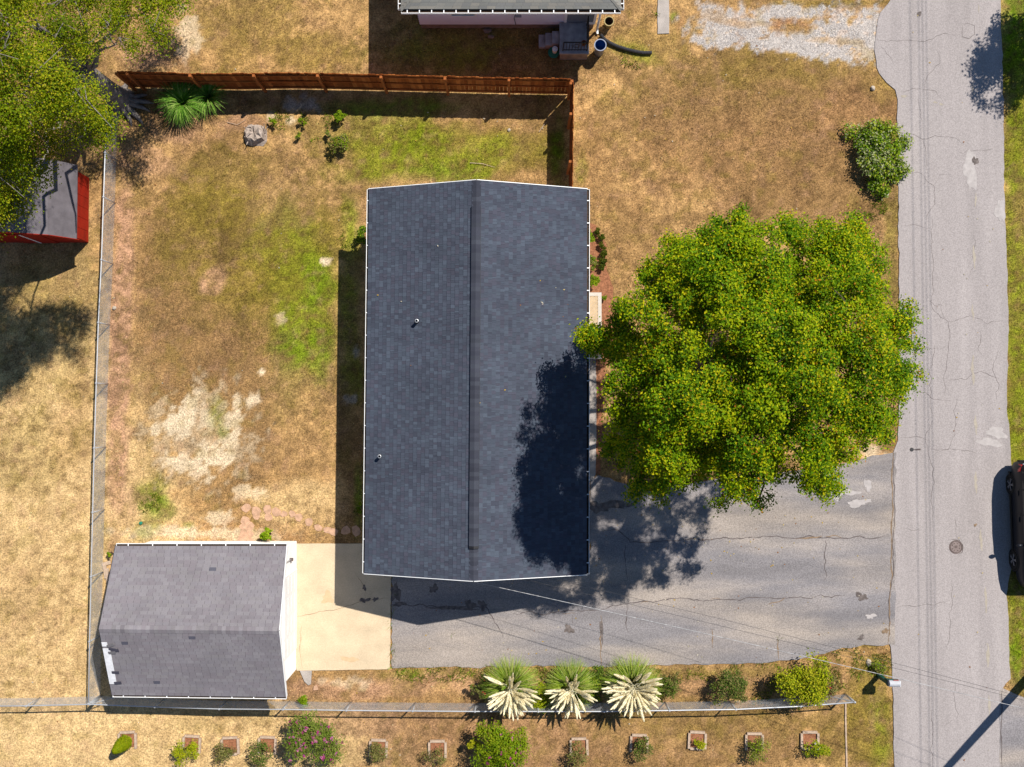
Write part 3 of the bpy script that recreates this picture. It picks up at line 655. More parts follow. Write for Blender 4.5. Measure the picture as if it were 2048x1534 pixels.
spots = [G(rr.uniform(800, 1780), rr.uniform(990, 1325)) for _ in range(170)] + [G(rr.gauss(1450, 130), rr.gauss(1050, 50)) for _ in range(60)] + [G(rr.uniform(1800, 2005), rr.uniform(0, 1534)) for _ in range(40)]
lawn = []
while len(lawn) < 260:
    a, b_ = rr.uniform(10, 1780), rr.uniform(20, 1520)
    if not any(in_poly(np.array([a]), np.array([b_]), pl)[0] for pl in (DRIVE, SLAB, HOUSEF, GARF, ROAD)): lawn.append(G(a, b_))
flat_leaves('lawn_litter', lawn, 'tiny pale dead leaves and scraps scattered over the lawns', lambda x, y: .02)
flat_leaves('fallen_leaves', spots, 'small pale fallen leaves scattered over the driveway', lambda x, y: .034)
# ------------------------------------------------------------------ buildings
def lerp(a, b, t): return Vector(a).lerp(Vector(b), t)

def shingle_slope(roof, E0, E1, R0, R1, expo, wmin, wmax, pal, t, seed, lift=0.0, clip=None, accents=None, brickwise=False, gap=.004):
    """real overlapping courses from eave to ridge; every course is one part made of single tabs"""
    rr = random.Random(seed)
    nrm = (Vector(E1) - Vector(E0)).cross(Vector(R0) - Vector(E0)).normalized()
    if nrm.z < 0: nrm = -nrm
    slope = (Vector(R0) - Vector(E0)).length
    n = max(3, round(slope / expo))
    for i in range(n):
        v0, v1 = i / n, min(1.0, (i + 1.28) / n)
        A0, A1 = lerp(E0, R0, v0), lerp(E1, R1, v0)
        B0, B1 = lerp(E0, R0, v1), lerp(E1, R1, v1)
        L = (A1 - A0).length
        mb = MB(); s = 0.0
        if brickwise: s = -rr.random() * wmax
        strip = None; sl = 0
        while s < L:
            wd = rr.uniform(wmin, wmax)
            if strip is None or sl <= 0:
                strip = rr.choice(pal); sl = rr.randint(2, 5)
            sl -= 1
            a, b = max(0, s) / L, min(L, s + wd - gap) / L
            s += wd
            if b <= a: continue
            hi = rr.random() < .5
            c = strip if brickwise and rr.random() < .45 else rr.choice(pal)
            k = rr.uniform(.975, 1.025) * (1 if brickwise else (1.055 if hi else .935))
            if accents and rr.random() < accents[0]: c, k = rr.choice(accents[1]), 1
            mb.col = tuple(q * k for q in c)
            h = t * (1.7 if (hi and not brickwise) else 1.0) + lift
            lo0, lo1 = A0.lerp(A1, a), A0.lerp(A1, b)
            u0, u1 = B0.lerp(B1, a), B0.lerp(B1, b)
            q = [lo0 + nrm * h, lo1 + nrm * h, u1 + nrm * (lift + .001), u0 + nrm * (lift + .001), lo0 + nrm * lift, lo1 + nrm * lift]
            mb.add(q, [(0, 1, 2, 3), (4, 5, 1, 0), (4, 0, 3), (5, 2, 1)])
        part(roof, 'shingle_course', mb, M['shingle'], col=True)

def ridge_caps(roof, R0, R1, dn0, dn1, wd, step, pal, h, seed, name='ridge_cap_row'):
    """bent cap shingles along a ridge or hip; dn = downhill unit vectors of both slopes"""
    rr = random.Random(seed); R0, R1 = Vector(R0), Vector(R1)
    L = (R1 - R0).length; n = int(L / step); mb = MB(); d = (R1 - R0) / L
    up = Vector((0, 0, 1))
    for i in range(n):
        a, b = R0 + d * (i * step), R0 + d * min(L, (i + 1.15) * step)
        kk = rr.uniform(.85, 1.08); mb.col = tuple(q * kk for q in rr.choice(pal))
        t0, t1 = up * (h + .010), up * h
        vs = [a + dn0 * wd + t0, a + t0, a + dn1 * wd + t0, b + dn0 * wd + t1, b + t1, b + dn1 * wd + t1,
              a + dn0 * wd, a + dn1 * wd, b + dn0 * wd, b + dn1 * wd, a]
        mb.add(vs, [(0, 1, 4, 3), (1, 2, 5, 4), (6, 0, 3, 8), (2, 7, 9, 5), (6, 10, 1, 0), (10, 7, 2, 1)])
    return part(roof, name, mb, M['shingle'], col=True)

def slab_roof(t, quads, thick=.10, name='roof'):
    mb = MB()
    for q in quads:
        q = [Vector(p) - Vector((0, 0, .03)) for p in q]
        mb.hexa([p - Vector((0, 0, thick)) for p in q] + q)
    return part(t, name, mb, M['deck'])

def gutter(t, a, b, out, wd=.12, ht=.10, step=.74, name='gutter', z=-.02):
    """open trough along the eave a-b, with hangers across it"""
    a, b, out = Vector(a), Vector(b), Vector(out).normalized()
    up = Vector((0, 0, 1))
    a = a + up * z; b = b + up * z
    mb = MB()
    mb.beam(a + out * (wd - .009) - up * ht / 2, b + out * (wd - .009) - up * ht / 2, .016, ht)
    mb.beam(a + out * (wd / 2) - up * (ht - .004), b + out * (wd / 2) - up * (ht - .004), wd - .03, .008)
    mb.beam(a - up * ht / 2 + out * .002, b - up * ht / 2 + out * .002, .008, ht * .96)
    for e in (a, b):
        d = (b - a).normalized() * (.006 if e is a else -.006)
        mb.beam(e + d + out * .012 - up * ht / 2, e + d + out * (wd - .019) - up * ht / 2, .010, ht * .92)
    g = part(t, name, mb, M['white'])
    lm = MB(); lm.beam(a + out * (wd / 2) - up * (ht * .62), b + out * (wd / 2) - up * (ht * .62), wd - .035, .012); part(g, 'debris_and_shade', lm, M['soil'])  # dark strip: leaf debris plus the trough's shade put into its colour
    L = (b - a).length; n = int(L / step)
    for i in range(n):
        c = a.lerp(b, (i + .5) / n)
        hb = MB(); hb.beam(c + out * .012 + up * .004, c + out * (wd - .004) + up * .004, .032, .010)
        part(g, 'hanger', hb, M['white'])
    return g

def lap_wall(mb, a, b, z0, z1, n_out, board=.18, t=.02):
    a, b, o = Vector(a), Vector(b), Vector(n_out)
    n = max(1, round((z1 - z0) / board)); hb = (z1 - z0) / n
    for i in range(n):
        zb, zt = z0 + i * hb, z0 + (i + 1) * hb
        p = lambda q, z, k: Vector((q.x, q.y, z)) + o * k
        mb.add([p(a, zb, t), p(b, zb, t), p(b, zt, .004), p(a, zt, .004), p(a, zb, 0), p(b, zb, 0)], [(0, 1, 2, 3), (4, 5, 1, 0)])

def rect_walls(t, x0, x1, y0, y1, z0, z1, mat, gables=None, name='wall'):
    mb = MB()
    mb.box(((x0 + x1) / 2, (y0 + y1) / 2, (z0 + z1) / 2), (x1 - x0, y1 - y0, z1 - z0))
    cs = [((x0, y0), (x1, y0), (0, -1, 0)), ((x1, y0), (x1, y1), (1, 0, 0)), ((x1, y1), (x0, y1), (0, 1, 0)), ((x0, y1), (x0, y0), (-1, 0, 0))]
    for a, b, o in cs: lap_wall(mb, (*a, 0), (*b, 0), z0, z1 - .01, o)
    if gables:
        for g in gables:      # triangle points
            p0, p1, p2, o = [Vector(q) for q in g]
            mb.add([p0, p1, p2, p0 - o * .1, p1 - o * .1, p2 - o * .1], [(0, 1, 2), (5, 4, 3), (0, 3, 4, 1), (1, 4, 5, 2), (2, 5, 3, 0)])
    return part(t, name, mb, mat)

def window(t, c, wd, ht, out):
    c, o = Vector(c), Vector(out); s = Vector((-o.y, o.x, 0)); up = Vector((0, 0, 1))
    fr = MB()
    for sg in (-1, 1):
        fr.beam(c + s * sg * wd / 2 - up * ht / 2 + o * .03, c + s * sg * wd / 2 + up * ht / 2 + o * .03, .07, .06, up=o)
        fr.beam(c + up * sg * ht / 2 - s * (wd / 2 + .035) + o * .034, c + up * sg * ht / 2 + s * (wd / 2 + .035) + o * .034, .07, .06, up=o)
    fr.beam(c - s * wd / 2 + o * .026, c + s * wd / 2 + o * .026, .04, .04, up=o)
    w_ = part(t, 'window', fr, M['white'])
    pn = MB(); pn.beam(c - s * wd / 2 + o * .02, c + s * wd / 2 + o * .02, ht, .012, up=o)
    part(w_, 'pane', pn, M['glass'])
    return w_

# ---- main house
ZE, ZR = 3.20, 4.59
ENW, ESW, ENE, ESE = P(738, 378, ZE), P(729, 1147, ZE), P(1174, 378, ZE), P(1173, 1149, ZE)
RN, RS = P(953, 360, ZR), P(947, 1162, ZR)
house = thing('house', 'long house with dark slate shingle roof in the middle of the lot', 'house', (-1.2, .2, 0))
hx0, hx1 = (ENW.x + ESW.x) / 2 + .38, (ENE.x + ESE.x) / 2 - .38
hy0, hy1 = ESW.y + .32, ENW.y - .32
rect_walls(house, hx0, hx1, hy0, hy1, .45, ZE - .02, M['siding'],
           [((hx0, hy0, ZE - .03), (hx1, hy0, ZE - .03), ((hx0 + hx1) / 2, hy0, ZR - .16), (0, -1, 0)), ((hx1, hy1, ZE - .03), (hx0, hy1, ZE - .03), ((hx0 + hx1) / 2, hy1, ZR - .16), (0, 1, 0))])
mb = MB(); mb.box(((hx0 + hx1) / 2, (hy0 + hy1) / 2, .2), (hx1 - hx0 - .04, hy1 - hy0 - .04, .5)); part(house, 'foundation', mb, M['brickbase'])
for yy in (4.9, 2.2, -2.6, -4.6): window(house, (hx1 + .02, yy, 2.0), .9, 1.2, (1, 0, 0))
for yy in (5.0, 1.5, -3.0): window(house, (hx0 - .02, yy, 2.1), .9, 1.0, (-1, 0, 0))
for xx in (-3.2, .6): window(house, (xx, hy0 - .02, 2.0), .9, 1.2, (0, -1, 0)); window(house, (xx, hy1 + .02, 2.0), .9, 1.2, (0, 1, 0))
mb = MB(); mb.box((hx1 + .03, 3.0, 1.5), (.06, .95, 2.05)); dd = part(house, 'door', mb, M['whitewood'])
mb = MB(); mb.lathe((hx1 + .06, 3.35, 1.45), [(.0, .05), (.03, .045), (.03, .02), (.012, .0)], 10, 'x'); part(dd, 'handle', mb, M['chrome'])
roof = slab_roof(house, [(ENW, ESW, RS, RN), (ESE, ENE, RN, RS)])
HP = [A(91, 98, 113), A(88, 94, 109), A(84, 89, 104), A(90, 92, 107), A(95, 104, 119), A(89, 97, 112)]
shingle_slope(roof, ENW, ESW, RN, RS, .145, .05, .17, HP, .010, 1)
shingle_slope(roof, ESE, ENE, RS, RN, .145, .05, .17, HP, .010, 2)
dl = (lerp(ENW, ESW, .5) - lerp(RN, RS, .5)).normalized(); dr = (lerp(ENE, ESE, .5) - lerp(RN, RS, .5)).normalized()
CAP = [A(80, 83, 96), A(84, 88, 100), A(76, 79, 92)]
va, vb = lerp(RN, RS, (413 - 360) / 802), lerp(RN, RS, (1098 - 360) / 802)
ridge_caps(roof, RN, va, dl, dr, .16, .14, CAP, .012, 3)
ridge_caps(roof, vb, RS, dl, dr, .16, .14, CAP, .012, 4)
mb = MB()
for d in (dl, dr):
    n_ = Vector((0, 0, 1))
    mb.hexa([va, va + d * .17, vb + d * .17, vb, va + n_ * .075, va + d * .17 + n_ * .075, vb + d * .17 + n_ * .075, vb + n_ * .075])
rv = part(roof, 'ridge_vent', mb, M['black'])
ridge_caps(rv, va, vb, dl, dr, .165, .14, CAP, .078, 5)
og = .0
gutter(house, ENW + Vector((.04, 0, -.04)), ESW + Vector((.04, 0, -.04)), (-1, 0, 0))
gutter(house, ENE + Vector((-.03, 0, -.04)), ESE + Vector((-.03, 0, -.04)), (1, 0, 0), wd=.13)
for a, b, o in ((ENW, RN, 1), (RN, ENE, 1), (ESW, RS, -1), (RS, ESE, -1)):
    mb = MB(); up = Vector((0, 0, -.115)); oo = Vector((0, .012 * o, 0)); mb.beam(Vector(a) + up * .5 + oo, Vector(b) + up * .5 + oo, .02, .13); part(roof, 'rake_board', mb, M['white'])
for px, py in ((835, 643), (761, 912)):
    f = (px - 735) / (953 - 735); z = ZE + (ZR - ZE) * f
    q = P(px, py, z)
    mb = MB(); mb.lathe((q.x, q.y, z - .06), [(.13, .02), (.075, .10), (.052, .12), (.052, .34), (.040, .34), (.040, .2), (0, .2)], 16)
    vp = part(house, 'vent_pipe', mb, M['blackplastic'])
    mb = MB(); mb.lathe((q.x, q.y, z + .26), [(.056, -.02), (.060, .026), (.042, .030)], 16); part(vp, 'collar', mb, M['galv'])
def roofz(x, y):
    xc = (RN.x + RS.x) / 2
    return ZE + (ZR - ZE) * (1 - abs(x - xc) / abs(ENE.x - xc)) + .02
rl = [(1113, 572), (1085, 603), (1138, 605), (1128, 630), (1041, 610), (1081, 559), (1130, 575), (1086, 606), (1083, 601), (960, 520), (960, 700), (959, 777), (960, 806), (959, 880), (957, 895), (960, 715), (950, 755), (1133, 752), (750, 585), (876, 492), (1010, 780), (800, 600), (820, 730)]
flat_leaves('fallen_leaves', [(lambda p: (p.x, p.y))(P(a, b, ZE + .9)) for a, b in rl], 'few pale fallen leaves on the dark house roof', roofz)

# ---- front porch
pz = .45
p0, p1 = P(1203, 585, pz), P(1203, 718, pz)
porch = thing('porch_deck', 'small front porch with diagonal tan boards and white edge boards', 'porch', (hx1 + .3, (p0.y + p1.y) / 2, 0))
X0, X1, Y0, Y1 = hx1 + .03, p0.x, p1.y, p0.y
def clip_rect(poly, x0, x1, y0, y1):
    def cl(p, f, ax, v, s):
        out = []
        for i in range(len(p)):
            a, b = p[i], p[(i + 1) % len(p)]
            ia, ib = s * a[ax] <= s * v, s * b[ax] <= s * v
            if ia: out.append(a)
            if ia != ib:
                t = (v - a[ax]) / (b[ax] - a[ax]); out.append((a[0] + (b[0] - a[0]) * t, a[1] + (b[1] - a[1]) * t))
        return out
    for ax, v, s in ((0, x1, 1), (0, x0, -1), (1, y1, 1), (1, y0, -1)):
        poly = cl(poly, None, ax, v, s)
        if len(poly) < 3: return []
    return poly
bw = .13
k = Y0 - 2.2
while k < Y1 + .5:
    pl = clip_rect([(X0 - .1, k), (X0 - .1, k + .118), (X1 + .1, k + .118 + (X1 - X0 + .2)), (X1 + .1, k + (X1 - X0 + .2))], X0, X1 - bw - .006, Y0 + bw + .006, Y1 - bw - .006)
    if pl:
        mb = MB(); mb.prism([(x, y) for x, y in pl][::-1] if False else pl, pz - .03, pz); part(porch, 'board', mb, M['deckwood'])
    k += .132
for a, b in (((X0, Y1 - bw / 2), (X1, Y1 - bw / 2)), ((X0, Y0 + bw / 2), (X1, Y0 + bw / 2)), ((X1 - bw / 2, Y0 + bw + .003), (X1 - bw / 2, Y1 - bw - .003))):
    mb = MB(); mb.beam((*a, pz - .01), (*b, pz - .01), bw, .045); part(porch, 'edge_board', mb, M['whitewood'])
mb = MB(); mb.box(((X0 + X1) / 2, (Y0 + Y1) / 2, pz / 2 - .02), (X1 - X0 - .06, Y1 - Y0 - .06, pz - .04)); part(porch, 'skirt', mb, M['whitewood'])
mb = MB(); mb.box(((X0 + X1) / 2 - .1, Y0 - .17, .12), (.6, .32, .24)); part(porch, 'step', mb, M['walk'])

# ---- garage
GZ, GR = 2.6, 3.8
gNW, gNE, gSW, gSE = P(231, 1092, GZ), P(573, 1092, GZ), P(224, 1390, GZ), P(572, 1394, GZ)
gW, gE = P(198, 1258, GR), P(558, 1262, GR)
gar = thing('garage', 'white garage with purple grey shingle roof beside the chain link corner', 'garage', (-10.5, -8.2, 0))
ax0, ax1 = gNW.x + .28, P(592, 1200).x
ay0, ay1 = gSW.y + .22, P(440, 1083).y
rect_walls(gar, ax0, ax1, ay0, ay1, 0, GZ - .02, M['siding'], [((ax1, ay0, GZ - .03), (ax1, ay1, GZ - .03), (ax1, (ay0 + ay1) / 2, GR - .15), (1, 0, 0)), ((ax0, ay1, GZ - .03), (ax0, ay0, GZ - .03), (ax0, (ay0 + ay1) / 2, GR - .15), (-1, 0, 0))])
gd = MB(); yc = (ay0 + ay1) / 2 - .1
gd.box((ax1 + .028, yc, 1.1), (.03, 2.9, 2.16)); gdoor = part(gar, 'garage_door', gd, M['white'])
for r in range(4):
    for q in range(4):
        mb = MB(); mb.box((ax1 + .044, yc - 1.08 + q * .72, .30 + r * .53), (.006, .58, .38)); part(gdoor, 'door_panel', mb, M['white'])
groof = slab_roof(gar, [(gNE, gNW, gW, gE), (gSW, gSE, gE, gW)])
GP = [A(156, 151, 157), A(152, 146, 152), A(161, 156, 161), A(154, 147, 153), A(158, 153, 157)]
shingle_slope(groof, gNE, gNW, gE, gW, .125, .20, .26, GP, .006, 11, brickwise=True, gap=.007, accents=(.005, [A(112, 112, 124), A(170, 165, 171)]))
shingle_slope(groof, gSW, gSE, gW, gE, .125, .20, .26, GP, .006, 12, brickwise=True, gap=.007, accents=(.007, [A(104, 104, 118), A(170, 165, 170)]))
gdn, gds = (lerp(gNW, gNE, .5) - lerp(gW, gE, .5)).normalized(), (lerp(gSW, gSE, .5) - lerp(gW, gE, .5)).normalized()
ridge_caps(groof, gW, gE, gdn, gds, .14, .14, GP, .010, 13)
nS = (gSE - gSW).cross(gW - gSW).normalized()
if nS.z < 0: nS = -nS
def gs(u, v): return lerp(lerp(gSW, gSE, u), lerp(gW, gE, u), v) + nS * .03
for (u0, u1, v0, v1) in ((.001, .042, .18, .72), (.001, .032, .75, .81)):
    mb = MB(); q = [gs(u0, v0), gs(u1, v0), gs(u1, v1), gs(u0, v1)]; mb.hexa([p - nS * .014 for p in q] + q)
    part(groof, 'bare_felt', mb, M['felt'], label='pale strip of bare felt where shingles are torn off')
for i, (u, v, a) in enumerate(((.05, .77, .4), (.055, .71, -.2), (.05, .66, .1), (.048, .36, 0), (.05, .2, .1), (.07, .69, .2))):
    c = gs(u, v); e = (gSE - gSW).normalized(); dv = (gW - gSW).normalized(); e2 = e * math.cos(a) + dv * math.sin(a); d2 = -e * math.sin(a) + dv * math.cos(a)
    mb = MB(); mb.col = random.choice([A(96, 94, 108), A(150, 146, 150)]); q = [c - e2 * .12 - d2 * .055, c + e2 * .12 - d2 * .055, c + e2 * .12 + d2 * .055, c - e2 * .12 + d2 * .055]
    mb.hexa(q + [p + nS * (.010 + .02 * (k > 1)) for k, p in enumerate(q)]); part(groof, 'loose_shingle', mb, M['shingle'], col=True)
gutter(gar, gNW + Vector((0, -.03, -.03)), gNE + Vector((0, -.03, -.03)), (0, 1, 0), wd=.11)
gutter(gar, gSE + Vector((0, .03, -.03)), gSW + Vector((0, .03, -.03)), (0, -1, 0), wd=.12)
for a, b, o in ((gNE, gE, 1), (gE, gSE, 1), (gNW, gW, -1), (gW, gSW, -1)):
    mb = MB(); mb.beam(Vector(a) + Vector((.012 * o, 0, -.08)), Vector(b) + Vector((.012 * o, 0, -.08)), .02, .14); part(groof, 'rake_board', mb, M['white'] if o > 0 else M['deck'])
mb = MB(); cy = P(580, 1122, 1.5).y; mb.tube([(ax1 + .05, cy, 0.9), (ax1 + .05, cy, 2.9)], .022, 8); cd = part(gar, 'conduit', mb, M['galv'])
mb = MB(); mb.box((ax1 + .07, cy, 1.15), (.10, .10, .16)); part(cd, 'switch_box', mb, M['iron'])

# ---- neighbour's house across the fence
NZ = 3.05
nSW, nSE = P(802, 18, NZ), P(1242, 18, NZ)
nx0, nx1, ny0 = nSW.x, nSE.x, nSW.y
ny1 = ny0 + 11.0
rise = .42
half = (nx1 - nx0) / 2
xm = (nx0 + nx1) / 2
nb = thing('house', 'pale sided house with grey hip roof and white gutter beyond the board fence', 'house', (xm, ny0 + 5, 0))
wx0, wx1, wy0 = P(842, 57).x, P(1187, 60).x, P(1000, 57).y
rect_walls(nb, wx0, wx1, wy0, ny1 - .6, .45, NZ - .02, M['pinksiding'])
mb = MB(); mb.box(((wx0 + wx1) / 2, (wy0 + ny1 - .6) / 2, .2), (wx1 - wx0 - .04, ny1 - .6 - wy0 - .04, .54)); part(nb, 'foundation', mb, M['brickbase'])
apS, apN = Vector((xm, ny0 + half, NZ + half * rise)), Vector((xm, ny1 - half, NZ + half * rise))
cSW, cSE, cNE, cNW = Vector((nx0, ny0, NZ)), Vector((nx1, ny0, NZ)), Vector((nx1, ny1, NZ)), Vector((nx0, ny1, NZ))
mb = MB(); dz = Vector((0, 0, .10))
for poly in ((cSW, cSE, apS), (cNE, cNW, apN)):
    mb.add([p - dz for p in poly] + list(poly), [(2, 1, 0), (3, 4, 5), (0, 1, 4, 3), (1, 2, 5, 4), (2, 0, 3, 5)])
for q in ((cSE, cNE, apN, apS), (cNW, cSW, apS, apN)): mb.hexa([p - dz for p in q] + list(q))
nroof = part(nb, 'roof', mb, M['deck'])
NP = [A(158, 156, 150), A(150, 150, 146), A(164, 160, 152), A(146, 146, 144)]
e_ = .004
shingle_slope(nroof, cSW, cSE, apS + Vector((-e_, 0, 0)), apS + Vector((e_, 0, 0)), .14, .30, .30, NP, .006, 21, brickwise=True)
shingle_slope(nroof, cSE, cNE, apS, apN, .14, .30, .30, NP, .006, 22, brickwise=True)
shingle_slope(nroof, cNW, cSW, apN, apS, .14, .30, .30, NP, .006, 23, brickwise=True)
for c, ap in ((cSW, apS), (cSE, apS)):
    d = (ap - c); d.z = 0; d.normalize(); s1 = Vector((1, 0, -rise)) if c is cSE else Vector((-1, 0, -rise)); s2 = Vector((0, -1, -rise))
    ridge_caps(nroof, c, ap, s1.normalized(), s2.normalized(), .11, .15, NP, .014, 25, 'hip_cap_row')
gutter(nb, cSW + Vector((0, .02, -.02)), cSE + Vector((0, .02, -.02)), (0, -1, 0), wd=.15, step=.40)
gutter(nb, cSE + Vector((-.02, 0, -.02)), cNE + Vector((-.02, 0, -.02)), (1, 0, 0), wd=.13, step=.40)
gutter(nb, cSW + Vector((.02, 0, -.02)), cNW + Vector((.02, 0, -.02)), (-1, 0, 0), wd=.13, step=.40)
dx = (P(1141, 45).x + P(1172, 45).x) / 2
mb = MB(); mb.box((dx, wy0 - .05, 1.85), (.95, .05, 2.05)); dr_ = part(nb, 'door', mb, pmat('blue_door', A(150, 160, 175), var=.06))
mb = MB(); mb.box((dx, wy0 - .082, 2.25), (.62, .02, .75)); part(dr_, 'pane', mb, M['glass'])
mb = MB()
for sx in (-.53, .53): mb.box((dx + sx, wy0 - .05, 1.85), (.09, .08, 2.1))
mb.box((dx, wy0 - .05, 2.95), (1.15, .08, .10)); part(dr_, 'door_frame', mb, M['white'])
window(nb, (P(930, 40).x, wy0 - .02, 1.9), .9, 1.0, (0, -1, 0))
mb = MB(); mb.tube([(wx1 + .12, wy0 - .08, NZ - .12), (wx1 + .12, wy0 - .08, .12), (wx1 + .14, wy0 - .22, .06)], .045, 8); part(nb, 'downspout', mb, M['white'])
mb = MB(); q = P(1031, 42, 1.3); mb.box((q.x + .1, wy0 - .1, 1.7), (.22, .16, .34)); mtr = part(nb, 'electric_meter', mb, M['paleblue'])
mb = MB(); mb.tube([(q.x, wy0 - .06, 1.6), (q.x - .05, wy0 - .08, 1.2), (q.x + .02, wy0 - .06, .5)], .012, 6); part(mtr, 'cable', mb, M['black'])
# stoop
sz = .72
s0, s1 = P(1119, 53, sz), P(1178, 108, sz)
st = thing('concrete_stoop', 'stained concrete stoop with black iron railing at the back door', 'stoop', ((s0.x + s1.x) / 2, (wy0 - .03 + s1.y) / 2, 0))
M['stoop'] = pmat('stained_concrete', A(205, 202, 206), rough=.95, var=.3, scale=4, fine=.15, spec=.1)
mb = MB(); mb.box(((s0.x + s1.x) / 2, (wy0 - .05 + s1.y) / 2, sz / 2 - .03), (s1.x - s0.x - .06, wy0 - .05 - s1.y - .06, sz - .06)); part(st, 'base', mb, M['brickbase'])
mb = MB(); mb.box(((s0.x + s1.x) / 2, (wy0 - .04 + s1.y) / 2, sz - .03), (s1.x - s0.x, wy0 - .06 - s1.y, .07)); part(st, 'landing', mb, M['stoop'])
for i in range(3):
    mb = MB(); zt = sz - .18 * (i + 1); mb.box((s0.x - .14 - .24 * i, (wy0 - .2 + s1.y + .35) / 2, zt / 2), (.25, wy0 - s1.y - .75, zt)); part(st, 'step', mb, M['stoop'])
def railing(a, b, z0, z1, parent):
    mb = MB(); a, b = Vector(a), Vector(b)
    up0, up1 = Vector((0, 0, z0 + .1)), Vector((0, 0, z1))
    mb.beam(a + up1, b + up1, .04, .03); mb.beam(a + up0, b + up0, .025, .02)
    r_ = part(parent, 'railing', mb, M['black'])
    n = int((b - a).length / .11)
    for i in range(n + 1):
        c = a.lerp(b, i / n); mb = MB(); mb.beam(c + Vector((0, 0, z0)), c + up1, .018 if 0 < i < n else .035, .018 if 0 < i < n else .035); part(r_, 'baluster', mb, M['black'])
    return r_
rl1 = railing((s0.x + .12, s1.y + .12, 0), (s1.x - .08, s1.y + .12, 0), sz, sz + .85, st)
railing((s1.x - .08, s1.y + .14, 0), (s1.x - .08, wy0 - .15, 0), sz, sz + .85, st)
mb = MB(); c = Vector(((s0.x + s1.x) / 2 + .05, s1.y + .12, sz + .5)); mb.tube([c + Vector((.10 * math.cos(a), 0, .16 * math.sin(a))) for a in np.linspace(0, 6.28, 13)], .012, 5); part(rl1, 'scroll', mb, M['black'])
mb = MB(); q = P(1170, 95, sz); mb.lathe((q.x - .05, q.y + .12, sz + .005), [(0, 0), (.07, 0), (.10, .16), (.085, .16), (.08, .10), (0, .10)], 14)
single('flower_pot', mb, M['terracotta'], 'small terracotta pot on the concrete stoop corner', 'flower pot', (q.x - .05, q.y + .12, sz))

# ---- red shed
SY0, SY1 = P(150, 478, 1.5).y, P(157, 330, 1.5).y
sx1 = P(153, 470, 1.5).x
prof = [(sx1, 1.5), (sx1 - .62, 2.42), (sx1 - 1.9, 2.98), (sx1 - 3.18, 2.42), (sx1 - 3.8, 1.5)]
shed = thing('garden_shed', 'red barn shaped shed with grey roof under the big tree', 'shed', (sx1 - 1.9, (SY0 + SY1) / 2, 0))
wl = sx1 - .2; wr = sx1 - 3.6
mb = MB()
ya, yb = SY0 + .12, SY1 - .12
poly = [(wl, 0), (wl, 1.52), (sx1 - .68, 2.36), (sx1 - 1.9, 2.9), (sx1 - 3.12, 2.36), (wr, 1.52), (wr, 0)]
n = len(poly); vs = [(x, ya, z) for x, z in poly] + [(x, yb, z) for x, z in poly]
mb.add(vs, [tuple(range(n)), tuple(range(2 * n - 1, n - 1, -1))] + [(i, n + i, n + (i + 1) % n, (i + 1) % n) for i in range(n)])
part(shed, 'wall', mb, M['red'])
for i in range(6):
    y0_ = ya + (yb - ya) * i / 6; mb = MB(); mb.box((wl + .012, y0_ + (yb - ya) / 12, .76), (.02, (yb - ya) / 6 - .012, 1.46)); part(shed, 'siding_board', mb, M['red'])
for i in range(4):
    a, b = prof[i], prof[i + 1]
    mb = MB(); mb.hexa([(a[0], SY0, a[1] - .05), (a[0], SY1, a[1] - .05), (b[0], SY1, b[1] - .05), (b[0], SY0, b[1] - .05), (a[0], SY0, a[1]), (a[0], SY1, a[1]), (b[0], SY1, b[1]), (b[0], SY0, b[1])])
    part(shed, 'roof_panel', mb, M['tin'])
for i in range(4):
    a, b = prof[i], prof[i + 1]
    mb = MB(); mb.beam((a[0], SY0 - .012, a[1] - .1), (b[0], SY0 - .012, b[1] - .1), .022, .2); part(shed, 'trim_board', mb, M['red'])
mb = MB(); mb.box((sx1 - 1.9, ya - .015, .95), (1.3, .03, 1.8)); sd = part(shed, 'door', mb, M['red'])
mb = MB(); mb.box((sx1 - 1.9, ya - .036, .95), (.06, .012, 1.7)); part(sd, 'door_brace', mb, M['white'])
# ------------------------------------------------------------------ fences
WOODC = [A(196, 112, 54), A(182, 100, 46), A(206, 124, 64), A(172, 92, 42)]
def plank_mesh(h, col, k):
    mb = MB(); mb.col = col
    mb.add([(-.068, -.009, .05), (.068, -.009, .05), (.068, .009, .05), (-.068, .009, .05), (-.068, -.009, h - .02), (.068, -.009, h - .02), (.068, .009, h - .02), (-.068, .009, h - .02), (-.045, -.009, h), (.045, -.009, h), (.045, .009, h), (-.045, .009, h)],
           [(3, 2, 1, 0), (0, 1, 5, 4), (1, 2, 6, 5), (2, 3, 7, 6), (3, 0, 4, 7), (4, 5, 9, 8), (5, 6, 10, 9), (6, 7, 11, 10), (7, 4, 8, 11), (8, 9, 10, 11)])
    me = mb.mesh('plank', col=True); me.materials.append(M['wood']); return me
PLANKS = []
for i in range(9):
    kk = random.uniform(.82, 1.18); PLANKS.append(plank_mesh(1.83 + random.uniform(-.02, .015), tuple(q * kk for q in WOODC[i % 4]), i))
